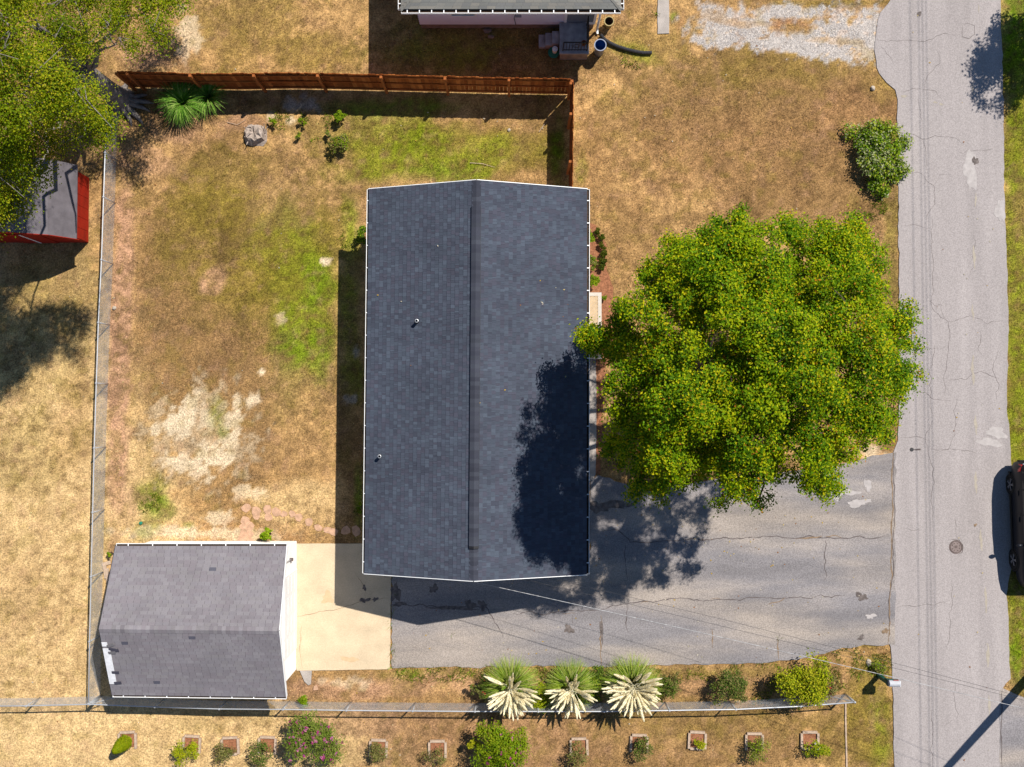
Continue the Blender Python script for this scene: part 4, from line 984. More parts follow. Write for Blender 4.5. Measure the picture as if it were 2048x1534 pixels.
def wood_fence(pts, label, inside, post_at, zoff=None):
    """pts: ground points of the board line; inside: +1/-1 side of the line where posts and rails stand"""
    pts = [Vector((p[0], p[1], 0)) for p in pts]
    t = thing('board_fence', label, 'fence', tuple(pts[len(pts) // 2]))
    base = Vector(t.location)
    seg = [(a, b, (b - a).length) for a, b in zip(pts[:-1], pts[1:])]
    tot = sum(s[2] for s in seg)
    def at(s):
        for a, b, l in seg:
            if s <= l or (a, b, l) == seg[-1]: return a.lerp(b, s / l), (b - a).normalized()
            s -= l
    s = .07; i = 0; rr = random.Random(len(pts))
    while s < tot - .05:
        c, d = at(s)
        o = link('plank', PLANKS[rr.randrange(9)], None, t, c - base + Vector((0, 0, rr.uniform(-.012, .012))))
        o.rotation_euler = (rr.uniform(-.006, .006), 0, math.atan2(d.y, d.x))
        s += .142; i += 1
    M_ = M['wood']
    for k in range(len(post_at)):
        c, d = at(min(tot - .02, max(.02, post_at[k]))); nn = Vector((-d.y, d.x, 0)) * inside
        mb = MB(); mb.col = A(196, 116, 62); q = c + nn * .095; mb.box((q.x, q.y, .93), (.09, .09, 1.86), math.atan2(d.y, d.x)); part(t, 'post', mb, M_, col=True)
    for a, b in zip(post_at[:-1], post_at[1:]):
        p, d = at(max(.02, a)); q, _ = at(min(tot - .02, b)); nn = Vector((-d.y, d.x, 0)) * inside
        for z in (.30, .98, 1.62):
            mb = MB(); mb.col = tuple(v * rr.uniform(.85, 1.1) for v in A(190, 106, 52)); mb.beam(p + nn * .030 + Vector((0, 0, z)), q + nn * .030 + Vector((0, 0, z)), .038, .088); part(t, 'rail', mb, M_, col=True)
    return t
top = [(232, 142), (300, 144), (380, 146), (460, 147), (560, 145), (640, 146), (760, 149), (890, 152), (1018, 155), (1146, 157)]
fp = [(lambda q: (q.x, q.y))(P(a, b, 1.83)) for a, b in top]
acc = [0]
for a, b in zip(fp[:-1], fp[1:]): acc.append(acc[-1] + math.hypot(b[0] - a[0], b[1] - a[1]))
def s_of(px):
    xs_ = [t_[0] for t_ in top]; return float(np.interp(px, xs_, acc))
wood_fence(fp, 'long brown board fence across the back of the yard', -1, [s_of(v) for v in (232, 254, 380, 507, 635, 762, 890, 1018, 1144)])
sp = [(lambda q: (q.x, q.y))(P(a, b, 1.83)) for a, b in ((1147, 161), (1147, 226), (1146, 300), (1145, 386))]
wood_fence(sp, 'short brown board fence run from the corner to the house', -1, [.1, 1.2, 2.9, 4.0])

def chain_fence(name, label, pts, h=1.07, wire=True, gate_tail=False):
    pts = [Vector((p[0], p[1], 0)) for p in pts]
    t = thing(name, label, 'fence', tuple(pts[len(pts) // 2]))
    rr = random.Random(len(pts))
    rail = MB(); rail.tube([p + Vector((0, 0, h)) for p in pts], .024, 8); part(t, 'top_rail', rail, M['galv'], True)
    for i, p in enumerate(pts):
        mb = MB(); r = .038 if i in (0, len(pts) - 1) else .026
        mb.tube([p + Vector((0, 0, -.05)), p + Vector((0, 0, h - .02))], r, 8); po = part(t, 'post', mb, M['galv'], True)
        mb = MB(); mb.lathe((p.x, p.y, h - .045), [(.044, 0), (.044, .07), (.03, .09), (0, .095)], 10); part(po, 'post_cap', mb, M['galv'])
    mb = MB(); s3 = [(math.cos(a), math.sin(a)) for a in (0, 2.094, 4.189)]
    for a, b in zip(pts[:-1], pts[1:]):
        L = (b - a).length; d = (b - a) / L; nn = Vector((-d.y, d.x, 0))
        s = -h
        while s < L:
            for sg in (1, -1):
                s0, s1 = s, s + h
                z0, z1 = (.03, h) if sg > 0 else (h, .03)
                c0, c1 = max(0, s0), min(L, s1)
                if c1 - c0 < .01: continue
                za, zb = z0 + (z1 - z0) * (c0 - s0) / h, z0 + (z1 - z0) * (c1 - s0) / h
                mb.tube([a + d * c0 + Vector((0, 0, za)) + nn * .012 * sg, a + d * c1 + Vector((0, 0, zb)) + nn * .012 * sg], .0026, 3, cap=False)
            s += .078
    part(t, 'wire_mesh', mb, M['wire'], kind='stuff')
    return t
chain_fence('chain_link_fence', 'chain link fence running along the left side of the back yard', [G(*p) for p in ((236, 240), (233, 320), (230, 406), (226, 528), (220, 650), (216, 768), (212, 894), (209, 1019), (206, 1144), (203, 1270), (201, 1391))])
chain_fence('chain_link_fence', 'chain link fence running along the bottom beside the garage and plume grasses', [G(*p) for p in ((-60, 1396), (80, 1395), (204, 1392), (330, 1397), (455, 1401), (579, 1402), (702, 1404), (831, 1405), (952, 1406), (1075, 1406), (1203, 1406), (1330, 1404), (1459, 1402), (1585, 1396), (1690, 1388))])
# small brace pipes at the corner and the free end
mb = MB(); a, b = G(204, 1392), G(225, 1384); mb.tube([(a[0], a[1], 1.0), (a[0] + .75, a[1] + .03, .05)], .018, 6)
single('brace_pipe', mb, M['galv'], 'slanted galvanised brace pipe at the chain link corner', 'pipe', (a[0], a[1], 0))
mb = MB(); a = G(1690, 1388); mb.tube([(a[0], a[1], 1.03), (a[0] - .95, a[1] + .02, .05)], .018, 6)
single('brace_pipe', mb, M['galv'], 'slanted brace pipe at the free fence end near the mailbox', 'pipe', (a[0], a[1], 0))
# pale edging along the neighbour's lot
pts = [G(*p) for p in ((1691, 1404), (1691, 1440), (1692, 1480), (1693, 1520), (1694, 1600))]
mb = MB()
for a, b in zip(pts[:-1], pts[1:]): mb.beam((*a, .0), (*b, .0), .055, .06)
single('lawn_edging', mb, M['timber'], 'thin pale concrete edging strip running from the fence end', 'edging', (*pts[0], 0))
# ------------------------------------------------------------------ vegetation
def leaf_mesh(name, c, nrm, size, cols, rg, aspect=.62, fold=.22):
    n = len(c)
    r = rg.normal(size=(n, 3)); t = r - nrm * (r * nrm).sum(1)[:, None]; t /= np.linalg.norm(t, axis=1)[:, None] + 1e-9
    b = np.cross(nrm, t); s = size[:, None]
    V = np.empty((n, 4, 3), np.float32)
    V[:, 0] = c - t * s * .5; V[:, 2] = c + t * s * .5 - nrm * s * .06
    V[:, 1] = c + b * s * aspect * .5 + nrm * s * fold * .5; V[:, 3] = c - b * s * aspect * .5 + nrm * s * fold * .5
    f = np.array([[0, 1, 2], [0, 2, 3]])
    F_ = (np.arange(n)[:, None, None] * 4 + f[None]).reshape(-1, 3)
    return np_mesh(name, V.reshape(-1, 3), F_, np.repeat(cols, 4, 0))

def lobes_to_leaves(lobes, n, size, pal, seed, per=12, rc=.2, up=.7, shell=(.72, 1.0), zmin=-.35, inner=.15, wts=None, huev=.16):
    rg = np.random.default_rng(seed)
    cl, out, lob = [], [], []
    for li, (c, r, rz) in enumerate(lobes):
        k = max(3, int(per * (r / np.mean([l[1] for l in lobes])) ** 2))
        d = rg.normal(size=(k * 3, 3)); d /= np.linalg.norm(d, axis=1)[:, None]
        d = d[d[:, 2] > zmin][:k]
        rad = rg.uniform(*shell, len(d))[:, None]
        rad = np.where(rg.uniform(size=(len(d), 1)) < inner, rad * .5, rad)
        cl.append(np.array(c)[None] + d * rad * np.array([r, r, rz])[None]); out.append(d); lob.append(np.full(len(d), li))
    cl, out, lob = np.concatenate(cl), np.concatenate(out), np.concatenate(lob)
    w_ = rg.uniform(.4, 1.6, len(cl)); w_ /= w_.sum()
    ci = rg.choice(len(cl), n, p=w_)
    off = rg.normal(size=(n, 3)) * rc * np.array([1, 1, .65])
    pos = cl[ci] + off
    nrm = out[ci] * .55 + np.array([0, 0, up]) + rg.normal(size=(n, 3)) * .42
    nrm /= np.linalg.norm(nrm, axis=1)[:, None]
    pal = np.array(pal)
    pw = rg.dirichlet(np.ones(len(pal)) * 2, len(lobes))
    if wts is not None: pw = pw * np.array(wts)[None]; pw /= pw.sum(1)[:, None]
    u = rg.uniform(size=n)
    pi = (pw.cumsum(1)[lob[ci]] < u[:, None]).sum(1).clip(0, len(pal) - 1)
    cols = pal[pi] * rg.uniform(1 - huev, 1 + huev, n)[:, None]
    sz = rg.uniform(.65, 1.35, n) * size
    return pos, nrm, sz, cols, cl, rg

def edge_dist(p, poly):
    best = 1e9
    for i in range(len(poly)):
        a, b = Vector(poly[i]), Vector(poly[(i + 1) % len(poly)]); q = Vector(p)
        t = max(0, min(1, (q - a).dot(b - a) / (b - a).length_squared)); best = min(best, (a + (b - a) * t - q).length)
    return best

def limb(t, a, b, r0, r1, mat, sag=.3, seed=0, name='limb', n=6):
    rr = random.Random(seed); a, b = Vector(a), Vector(b)
    pts = []
    for i in range(n + 1):
        f = i / n; p = a.lerp(b, f); p.z += sag * math.sin(math.pi * f)
        if 0 < i < n: p += Vector((rr.uniform(-1, 1), rr.uniform(-1, 1), rr.uniform(-.5, .5))) * .05 * (b - a).length
        pts.append(p)
    mb = MB(); mb.tube(pts, [r0 + (r1 - r0) * i / n for i in range(n + 1)], 7)
    part(t, name, mb, mat, True); return pts

def poisson(poly, step, rnd, tries=4000, inset=0):
    xs_ = [p[0] for p in poly]; ys_ = [p[1] for p in poly]; pts = []
    for _ in range(tries):
        p = (rnd.uniform(min(xs_), max(xs_)), rnd.uniform(min(ys_), max(ys_)))
        if not in_poly(np.array([p[0]]), np.array([p[1]]), poly)[0]: continue
        d = edge_dist(p, poly)
        if d < inset: continue
        if all((p[0] - q[0]) ** 2 + (p[1] - q[1]) ** 2 > step * step for q in pts): pts.append((*p, d))
    return pts

# ---- the big maple in front of the house
MAPLE = [(1480, 418), (1530, 440), (1590, 436), (1620, 470), (1640, 436), (1710, 440), (1772, 505), (1775, 560), (1795, 598), (1834, 600), (1838, 700), (1832, 770), (1806, 850), (1778, 905), (1700, 935), (1672, 990), (1620, 1000), (1560, 985), (1510, 1008), (1440, 1010), (1415, 965), (1370, 995), (1275, 992), (1255, 950), (1208, 950), (1198, 880), (1205, 820), (1196, 780), (1222, 735), (1180, 715), (1150, 660), (1200, 640), (1222, 665), (1235, 590), (1262, 565), (1268, 535), (1300, 500), (1380, 470), (1410, 432)]
HOLES = [(1419, 696, 12), (1395, 730, 6), (1610, 530, 8), (1490, 880, 4), (1275, 640, 6)]
rnd = random.Random(21)
pts = poisson(MAPLE, 27, rnd, 11000, 24)
big = poisson(MAPLE, 92, random.Random(77), 4000, 40)
mlob = []
for (x, y, d) in pts:
    if any((x - hx) ** 2 + (y - hy) ** 2 < (hr + 16) ** 2 for hx, hy, hr in HOLES): continue
    f = min(1, d / 200)
    z = 6.0 + 5.0 * math.sqrt(max(0, 1 - (1 - f) ** 2)) + rnd.uniform(-.85, .85)
    bd = min(math.hypot(x - q[0], y - q[1]) for q in big)
    z += 1.3 * math.sqrt(max(0, 1 - (bd / 66) ** 2)) - .8
    if bd > 62 and rnd.random() < .10: continue
    if x < 1240 and 600 < y < 740: z = rnd.uniform(5.6, 6.8)
    r = rnd.uniform(.26, .52) if d > 40 else rnd.uniform(.18, .36)
    q = P(x, y, z); mlob.append(((q.x, q.y, q.z), r, r * .75))
    if f > .25 and rnd.random() < .7:           # a lower storey
        z2 = z - rnd.uniform(1.1, 1.9); q = P(x, y, z2); mlob.append(((q.x, q.y, z2), r * .8, r * .5))
for (x, y, z, r) in [(1395, 480, 6.8, .42), (1375, 505, 7.2, .46), (1410, 510, 7.4, .46), (1430, 470, 6.8, .42), (1345, 500, 6.8, .42), (1390, 535, 7.6, .48), (1440, 530, 7.8, .46), (1330, 535, 7.2, .46), (1300, 560, 6.9, .44), (1226, 684, 6.2, .42), (1245, 655, 6.4, .4), (1228, 712, 6.3, .34), (1255, 700, 6.6, .42), (1250, 620, 6.4, .4), (1650, 468, 6.6, .42), (1680, 492, 6.9, .46), (1628, 498, 6.9, .40), (1600, 466, 6.4, .4), (1570, 455, 6.4, .36), (1720, 480, 6.6, .42), (1740, 510, 6.8, .42), (1700, 515, 7.2, .44), (1660, 515, 7.2, .4), (1178, 676, 6.0, .46), (1200, 690, 5.9, .46), (1200, 665, 6.1, .4), (1815, 612, 6.0, .22), (1822, 640, 6.2, .22), (1825, 690, 6.2, .28), (1828, 745, 6.0, .26), (1440, 1000, 7.6, .3), (1520, 1000, 7.7, .34), (1660, 975, 6.7, .38), (1275, 985, 7.7, .3), (1320, 985, 7.7, .3), (1472, 428, 6.2, .28), (1705, 452, 6.2, .35)]:
    q = P(x, y, z); mlob.append(((q.x, q.y, z), r, r * .7))
tb = P(1388, 738)
maple = thing('maple_tree', 'large bright green tree with broad crown between house and road', 'tree', (tb.x, tb.y, 0))
MP = [A(158, 188, 8), A(120, 164, 8), A(202, 214, 14), A(90, 136, 10), A(226, 216, 24), A(226, 150, 48)]
pos, nr, sz, cc, cl, rg = lobes_to_leaves(mlob, 270000, .074, MP, 31, per=12, rc=.11, wts=[1, 1.1, .8, 1.0, .4, .04])
link('crown', leaf_mesh('crown', pos - np.array([tb.x, tb.y, 0]), nr, sz, cc, rg), M['leaf'], maple)
mb = MB(); mb.tube([(tb.x, tb.y, -.1), (tb.x + .02, tb.y, .3), (tb.x + .05, tb.y + .03, 1.5), (tb.x + .1, tb.y, 3.2)], [.36, .27, .22, .19], 12); part(maple, 'trunk', mb, M['darkbark'], True)
order = sorted(range(len(mlob)), key=lambda i: -mlob[i][0][2])
rnd = random.Random(5); mains = []
for k in range(13):
    a = 2 * math.pi * k / 13
    best = max(mlob, key=lambda l: (l[0][0] - tb.x) * math.cos(a) + (l[0][1] - tb.y) * math.sin(a) - abs(-(l[0][0] - tb.x) * math.sin(a) + (l[0][1] - tb.y) * math.cos(a)) * 1.3)
    mains += limb(maple, (tb.x + .08, tb.y, 2.2 + .07 * k), (best[0][0], best[0][1], best[0][2] - .15), .12, .02, M['darkbark'], .7, k)
mains = [m for m in mains if (m - Vector((tb.x, tb.y, 3))).length > 1]
mb = MB()
joints = list(mains)
for c, r, rz in sorted(mlob, key=lambda l: min((q - Vector(l[0])).length for q in mains)):
    e = Vector(c) - Vector((0, 0, r * .2)); m = min(joints, key=lambda q: (q - e).length); joints.append(e)
    mb.tube([m, m.lerp(e, .5) + Vector((rnd.uniform(-.1, .1), rnd.uniform(-.1, .1), .1)), e], [.022, .016, .008], 5)
for i in range(0, len(cl), 3):
    m = min((l for l in mlob), key=lambda l: (l[0][0] - cl[i][0]) ** 2 + (l[0][1] - cl[i][1]) ** 2 + (l[0][2] - cl[i][2]) ** 2)
    mb.tube([Vector(m[0]) - Vector((0, 0, m[1] * .2)), Vector(cl[i])], [.010, .004], 3, cap=False)
part(maple, 'twigs', mb, M['darkbark'], kind='stuff')

# ---- pale barked old tree in the top left corner
OAK = [(-220, -220), (420, -220), (372, -20), (352, 60), (330, 105), (262, 130), (240, 155), (245, 215), (228, 262), (205, 288), (160, 300), (132, 322), (92, 348), (50, 410), (78, 440), (40, 468), (-60, 480), (-220, 560)]
ob = P(246, 203)
oak = thing('oak_tree', 'old pale barked tree with roots and thin yellow green crown in the corner', 'tree', (ob.x, ob.y, 0))
rnd = random.Random(8)
pts = poisson(OAK, 40, rnd, 7000, 14)
olob = []
for (x, y, d) in pts:
    if (x > 262 and y > 20 and rnd.random() < .35) or rnd.random() < .06: continue
    if 200 < x < 300 and 165 < y < 250: continue
    if 222 < x < 320 and 112 < y < 260: continue
    if rnd.random() < .03: continue
    if math.hypot(x - 40, y - 178) < 20 or math.hypot(x - 175, y - 115) < 14 or math.hypot(x - 100, y - 95) < 10 or math.hypot(x - 60, y - 195) < 16: continue
    f = min(1, d / 260)
    z = 7.6 + 4.6 * math.sqrt(max(0, 1 - (1 - f) ** 2)) + rnd.uniform(-.8, .8)
    if y > 230: z -= 1.4
    if 60 < x < 250 and -80 < y < 120: z = rnd.uniform(4.8, 6.2)
    if x >= 250: z = rnd.uniform(5.0, 6.4)
    if 40 < x < 300 and y < -80: continue
    r = rnd.uniform(.34, .70); q = P(x, y, z); olob.append(((q.x, q.y, z), r, r * .55))
    if f > .3 and rnd.random() < .5:
        z2 = z - rnd.uniform(1.2, 2.2); q = P(x + rnd.uniform(-30, 30), y + rnd.uniform(-30, 30), z2); olob.append(((q.x, q.y, z2), r * .8, r * .4))
OP = [A(164, 180, 18), A(136, 162, 16), A(192, 196, 28), A(112, 142, 18), A(210, 202, 44)]
pos, nr, sz, cc, cl, rg = lobes_to_leaves(olob, 220000, .062, OP, 41, per=13, rc=.20, up=.55, wts=[1, 1, .7, .9, .35], inner=.3)
link('crown', leaf_mesh('crown', pos - np.array([ob.x, ob.y, 0]), nr, sz, cc, rg), M['leaf'], oak)
fork = Vector((ob.x - .25, ob.y + .2, 3.3))
mb = MB(); mb.tube([(ob.x, ob.y, -.15), (ob.x - .01, ob.y, .25), (ob.x - .08, ob.y + .05, 1.0), (ob.x - .16, ob.y + .12, 2.2), fork], [.58, .44, .36, .33, .28], 14)
part(oak, 'trunk', mb, M['bark'], True)
for k, (dx_, dy_, l, r) in enumerate([(1, -.05, 1.0, .11), (.95, -.35, .9, .10), (.7, -.8, 1.0, .12), (.35, -1, .8, .10), (.9, .25, .7, .09), (-.3, -1, .8, .1), (-1, -.4, .7, .1), (-.6, .8, .6, .1), (.2, .9, .5, .1)]):
    d = Vector((dx_, dy_, 0)).normalized(); b0 = Vector((ob.x, ob.y, 0))
    mb = MB(); mb.tube([b0 + d * .22 + Vector((0, 0, .42)), b0 + d * .5 + Vector((0, 0, .13)), b0 + d * (.5 + l * .35) + Vector((0.04, .03, .05)), b0 + d * (.45 + l * .7) - Vector((0, 0, .03))], [.16, r, r * .75, .02], 8); part(oak, 'root', mb, M['bark'], True)
mains = []
for k, (x, y, z) in enumerate([(15, 180, 9.0), (60, 30, 7.0), (-60, -60, 9), (200, -40, 5.4), (300, 20, 5.4), (120, 120, 6.0), (20, 300, 7.5), (170, 260, 6.2), (-120, 180, 9.5), (60, 400, 6.5), (-100, 380, 8), (230, 90, 5.4)]):
    q = P(x, y, z); mains += limb(oak, fork - Vector((0, 0, .3 + .05 * k)), q, .11, .02, M['bark'], .6, k + 50, n=7)
mains = [m for m in mains if (m - fork).length > 1]
mb = MB(); rnd = random.Random(4)
joints = list(mains)
for c, r, rz in sorted(olob, key=lambda l: min((q - Vector(l[0])).length for q in mains)):
    e = Vector(c); m = min(joints, key=lambda q: (q - e).length); joints.append(e)
    md = m.lerp(e, .5) + Vector((rnd.uniform(-.25, .25), rnd.uniform(-.25, .25), .15))
    mb.tube([m, md, e + Vector((0, 0, .1 * rnd.random()))], [.026, .018, .009], 5)
    if rnd.random() < .35: mb.tube([e + Vector((rnd.uniform(-.7, .7), rnd.uniform(-.7, .7), rz * .9)), e + Vector((0, 0, rz * 1.1)), e + Vector((rnd.uniform(-.9, .9), rnd.uniform(-.9, .9), rz * 1.15))], [.008, .017, .007], 5)
    for _ in range(3): mb.tube([md, e + Vector((rnd.uniform(-1, 1) * r, rnd.uniform(-1, 1) * r, rnd.uniform(0, .5) * r))], [.016, .005], 4, cap=False)
part(oak, 'twigs', mb, M['bark'], kind='stuff')

# ---- tree beyond the road, mostly off the picture: its shade falls on the verge and road
vb_ = P(2132, 10)
vt = thing('verge_tree', 'leafy tree over the far verge at the top right, seen by its shade', 'tree', (vb_.x, vb_.y, 0))
rnd = random.Random(14)
vl = []
for _ in range(30):
    a, q = rnd.uniform(0, 6.28), math.sqrt(rnd.random()) * 1.6; z = rnd.uniform(3.6, 5.6); r = rnd.uniform(.3, .55)
    vl.append(((vb_.x + .1 + q * math.cos(a) * .8, vb_.y + q * math.sin(a) * 1.05, z), r, r * .6))
pos, nr, sz, cc, cl, rg = lobes_to_leaves(vl, 15000, .10, MP, 51, per=9, rc=.14)
link('crown', leaf_mesh('crown', pos - np.array([vb_.x, vb_.y, 0]), nr, sz, cc, rg), M['leaf'], vt)
mb = MB(); mb.tube([(vb_.x, vb_.y, -.1), (vb_.x, vb_.y, 1.6), (vb_.x + .05, vb_.y, 3.8)], [.16, .12, .05], 9); part(vt, 'trunk', mb, M['darkbark'], True)
for k in range(0, 30, 3): limb(vt, (vb_.x, vb_.y, 1.6 + k * .05), vl[k][0], .05, .012, M['darkbark'], .2, k)

# ---- shrubs
def bush(name, label, px, py, r, h, pal, n, size, seed, nl=9, group=None, cat='shrub', ry=None, rc=.09, flowers=None, up=.6, stems=5, per=8, z0=.1):
    c = P(px, py, h * .55); rnd = random.Random(seed); ry = ry or r
    base = Vector((c.x, c.y, 0))
    t = thing(name, label, cat, tuple(base), group)
    lb = []
    for k in range(nl):
        a, q = rnd.uniform(0, 6.28), math.sqrt(rnd.random()) * .72
        lr = rnd.uniform(.30, .48) * min(r, ry)
        zz = z0 + (h - z0) * (.30 + .62 * math.sqrt(max(0, 1 - q * q)) * rnd.uniform(.75, 1.05))
        lb.append(((c.x + q * r * math.cos(a), c.y + q * ry * math.sin(a), zz - lr * .3), lr, lr * .8))
    pos, nr, sz, cc, cl, rg = lobes_to_leaves(lb, n, size, pal, seed, per=per, rc=rc * min(1, r), up=up, inner=.3)
    pos[:, 2] = np.maximum(pos[:, 2], .03)
    link('foliage', leaf_mesh('foliage', pos - np.array(base), nr, sz, cc, rg), M['leaf'], t)
    for k in range(min(stems, nl)):
        e = Vector(lb[k][0]); limb(t, base + Vector((rnd.uniform(-.05, .05), rnd.uniform(-.05, .05), -.03)), e, .018 + .01 * r, .006, M['darkbark'], .05, k, 'stem', 3)
    if flowers:
        fpal, fn, fs, fzmin = flowers
        top_ = [p for p in cl if p[2] > h * fzmin]; V, Fc, fc = [], [], []
        if not top_: top_ = list(cl)
        for k in range(fn):
            p = Vector(rnd.choice(top_)) + Vector((rnd.uniform(-.05, .05), rnd.uniform(-.05, .05), rnd.uniform(.02, .09))) ; col = rnd.choice(fpal)
            for j in range(9):
                q = p + Vector((rnd.gauss(0, fs * .5), rnd.gauss(0, fs * .5), rnd.gauss(0, fs * .4))); a = rnd.uniform(0, 3.1); s = fs * rnd.uniform(.35, .7); b = len(V)
                u = Vector((math.cos(a), math.sin(a), rnd.uniform(-.4, .4))) * s; v = Vector((-math.sin(a), math.cos(a), rnd.uniform(-.4, .4))) * s
                V += [q - u, q - v, q + u, q + v]; fc += [tuple(x * rnd.uniform(.8, 1.2) for x in col)] * 4; Fc.append((b, b + 1, b + 2, b + 3))
        V = np.array([tuple(v - base) for v in V])
        link('blossom', np_mesh('blossom', V, Fc, fc), M['petal'], t)
    return t
LG = [A(152, 184, 28), A(126, 164, 24), A(182, 200, 40)]
DG = [A(112, 142, 46), A(92, 126, 40), A(142, 160, 66), A(84, 112, 36)]
OL = [A(160, 160, 84), A(136, 144, 66), A(180, 172, 104), A(146, 122, 80)]
YG = [A(204, 210, 30), A(178, 196, 24), A(222, 218, 52)]
PH = [A(160, 192, 30), A(124, 164, 28), A(196, 210, 60), A(216, 222, 160), A(100, 136, 30)]  # palest leaf colour stands in for white highlights on glossy leaves
PINK = [A(222, 96, 168), A(205, 72, 150), A(238, 140, 190)]
REDF = [A(225, 40, 60), A(240, 80, 80)]
WHF = [A(245, 240, 225)]
# the sprawling glossy shrub on the verge
def lobed_bush(name, label, lobes_px, pal, n, size, seed, cat='shrub', rc=.09):
    lb = []
    for px, py, r, z in lobes_px:
        z *= .62; q = P(px, py, z); lb.append(((q.x, q.y, z), r, r * .7))
    cx, cy = np.mean([l[0][0] for l in lb]), np.mean([l[0][1] for l in lb]); base = Vector((cx, cy, 0))
    t = thing(name, label, cat, tuple(base))
    pos, nr, sz, cc, cl, rg = lobes_to_leaves(lb, n, size, pal, seed, per=12, rc=rc, up=.5, inner=.25, zmin=-.1)
    pos[:, 2] = np.maximum(pos[:, 2], .03)
    link('foliage', leaf_mesh('foliage', pos - np.array(base), nr, sz, cc, rg), M['leaf'], t)
    for k, l in enumerate(lb): limb(t, base + Vector((0, 0, -.03)), l[0], .03, .008, M['darkbark'], .1, k, 'stem', 4)
    return t
lobed_bush('verge_shrub', 'glossy dark green shrub with highlights painted as pale leaves on the verge beside the road', [(1700, 264, .20, .35), (1722, 272, .26, .45), (1742, 262, .30, .5), (1764, 258, .26, .5), (1786, 272, .34, .6), (1806, 286, .26, .5), (1728, 296, .34, .6), (1756, 290, .40, .8), (1782, 302, .38, .8), (1740, 324, .40, .75), (1768, 328, .42, .8), (1800, 332, .24, .5), (1750, 350, .36, .6), (1790, 348, .24, .4), (1806, 342, .18, .35), (1760, 374, .24, .45), (1746, 366, .22, .4), (1772, 384, .16, .3)], PH, 9500, .085, 61, rc=.10)
bush('bracket_shrub', 'large yellow green shrub over the fence near the mailbox', 1603, 1368, 1.08, 1.5, YG + [A(120, 140, 24)], 9500, .075, 62, 16, ry=.9, rc=.12)
bush('rose_shrub', 'dull olive green rose shrub between plume grass and yellow shrub', 1458, 1376, .78, 1.0, OL + DG, 4200, .06, 63, 11, ry=.62)
bush('rose_shrub', 'small rose shrub with red blooms left of the plume grasses', 962, 1378, .42, .8, DG + OL, 1700, .055, 64, 7, flowers=(REDF, 8, .035, .2))
bush('rose_shrub', 'green shrub with white blooms between the two right plume grasses', 1200, 1372, .60, .9, LG + DG, 3400, .055, 65, 9, ry=.75, flowers=(WHF, 6, .035, .3))
bush('rose_shrub', 'yellow green shrub between the two left plume grasses', 1083, 1392, .48, .8, YG + LG, 2200, .055, 66, 8, ry=.6)
bush('rose_shrub', 'sparse olive shrub right of the largest plume grass', 1335, 1366, .5, .7, OL + DG, 1700, .055, 67, 8, ry=.6)
bush('rose_shrub', 'reddish brown rose shrub right of the yellow green shrub', 1655, 1368, .45, .8, OL + [A(140, 80, 60)], 1700, .055, 68, 7, flowers=(REDF, 5, .03, .2))
bush('low_plant', 'small leafy plant by the fence below the garage corner', 612, 1405, .26, .5, LG, 800, .06, 69, 5, cat='plant')
bush('crape_myrtle', 'round pink flowering shrub left of the planting squares gap', 629, 1474, 1.02, 1.9, [A(148, 170, 66), A(124, 150, 50), A(172, 184, 84)], 11000, .06, 71, 20, rc=.11, flowers=(PINK, 190, .05, .3), up=.5)
bush('crape_myrtle', 'bright green pink flowering shrub below the left plume grass', 1003, 1490, .98, 1.9, LG + [A(160, 176, 24)], 10500, .065, 72, 19, ry=1.05, rc=.11, flowers=(PINK, 34, .045, .3), up=.5)
bush('crape_shoot', 'yellow green shoot leaning left from the pink flowering shrub', 950, 1486, .38, 1.1, YG, 900, .06, 73, 5, ry=.16, cat='plant')
# shrubs along the front of the house
bush('foundation_shrub', 'topmost round green shrub against the house front', 1180, 477, .26, .8, LG, 1500, .05, 81, 6, ry=.36)
bush('foundation_shrub', 'middle loose green shrub against the house front', 1182, 524, .28, .6, LG + OL, 1000, .05, 82, 6, ry=.3)
bush('foundation_shrub', 'lowest round green shrub above the porch', 1183, 562, .28, .7, LG, 1500, .05, 83, 6, ry=.3)
bush('foundation_plant', 'tiny green plant beside the porch edge boards', 1209, 594, .12, .25, LG, 300, .045, 84, 4, cat='plant')
hedge = [(1194, 462), (1202, 474), (1206, 490), (1207, 506), (1205, 522), (1203, 533)]
for i, (x, y) in enumerate(hedge):
    lab = ['first', 'second', 'third', 'fourth', 'fifth', 'lowest'][i]
    bush('border_tuft', lab + ' clump from the top of the curved green border row', x, y, .15, .26, [A(104, 116, 30), A(80, 100, 22), A(126, 130, 44)], 700, .06, 90 + i, 5, group='curved border row at the house front', cat='plant', ry=.20, up=.25)
# back yard
bush('yard_bush', 'bright green low bush in front of the back fence', 683, 236, .28, .5, LG, 1200, .06, 101, 6, cat='bush')
bush('yard_bush', 'olive bush with long shadow right of the weed patch', 676, 290, .42, .6, OL + LG, 2000, .06, 102, 8, cat='bush')
bush('yard_weed', 'upright weed nearest the grey stump', 546, 245, .17, .4, LG, 380, .05, 103, 4, cat='weed')
bush('yard_weed', 'upright weed between stump and bright green bush', 604, 246, .17, .4, LG, 380, .05, 104, 4, cat='weed')
bush('yard_weed', 'pale weed just above the olive bush', 657, 270, .17, .35, LG + OL, 360, .05, 105, 4, cat='weed')
bush('yard_weed', 'small weed left below the other weeds', 597, 272, .14, .3, LG + OL, 260, .05, 106, 4, cat='weed')
bush('yard_sapling', 'bright green leafy sapling above the garage roof', 536, 1068, .26, .6, [A(150, 190, 20), A(180, 205, 40)], 420, .085, 107, 6, cat='plant')
bush('wall_bush', 'dark green bush against the left side of the house', 722, 478, .3, .9, DG + LG, 1100, .06, 108, 6, ry=.6, cat='bush')
bush('wall_weed', 'bright weed under the left eave near the pavers', 722, 1015, .12, .7, LG, 260, .06, 109, 3, ry=.3, cat='weed')
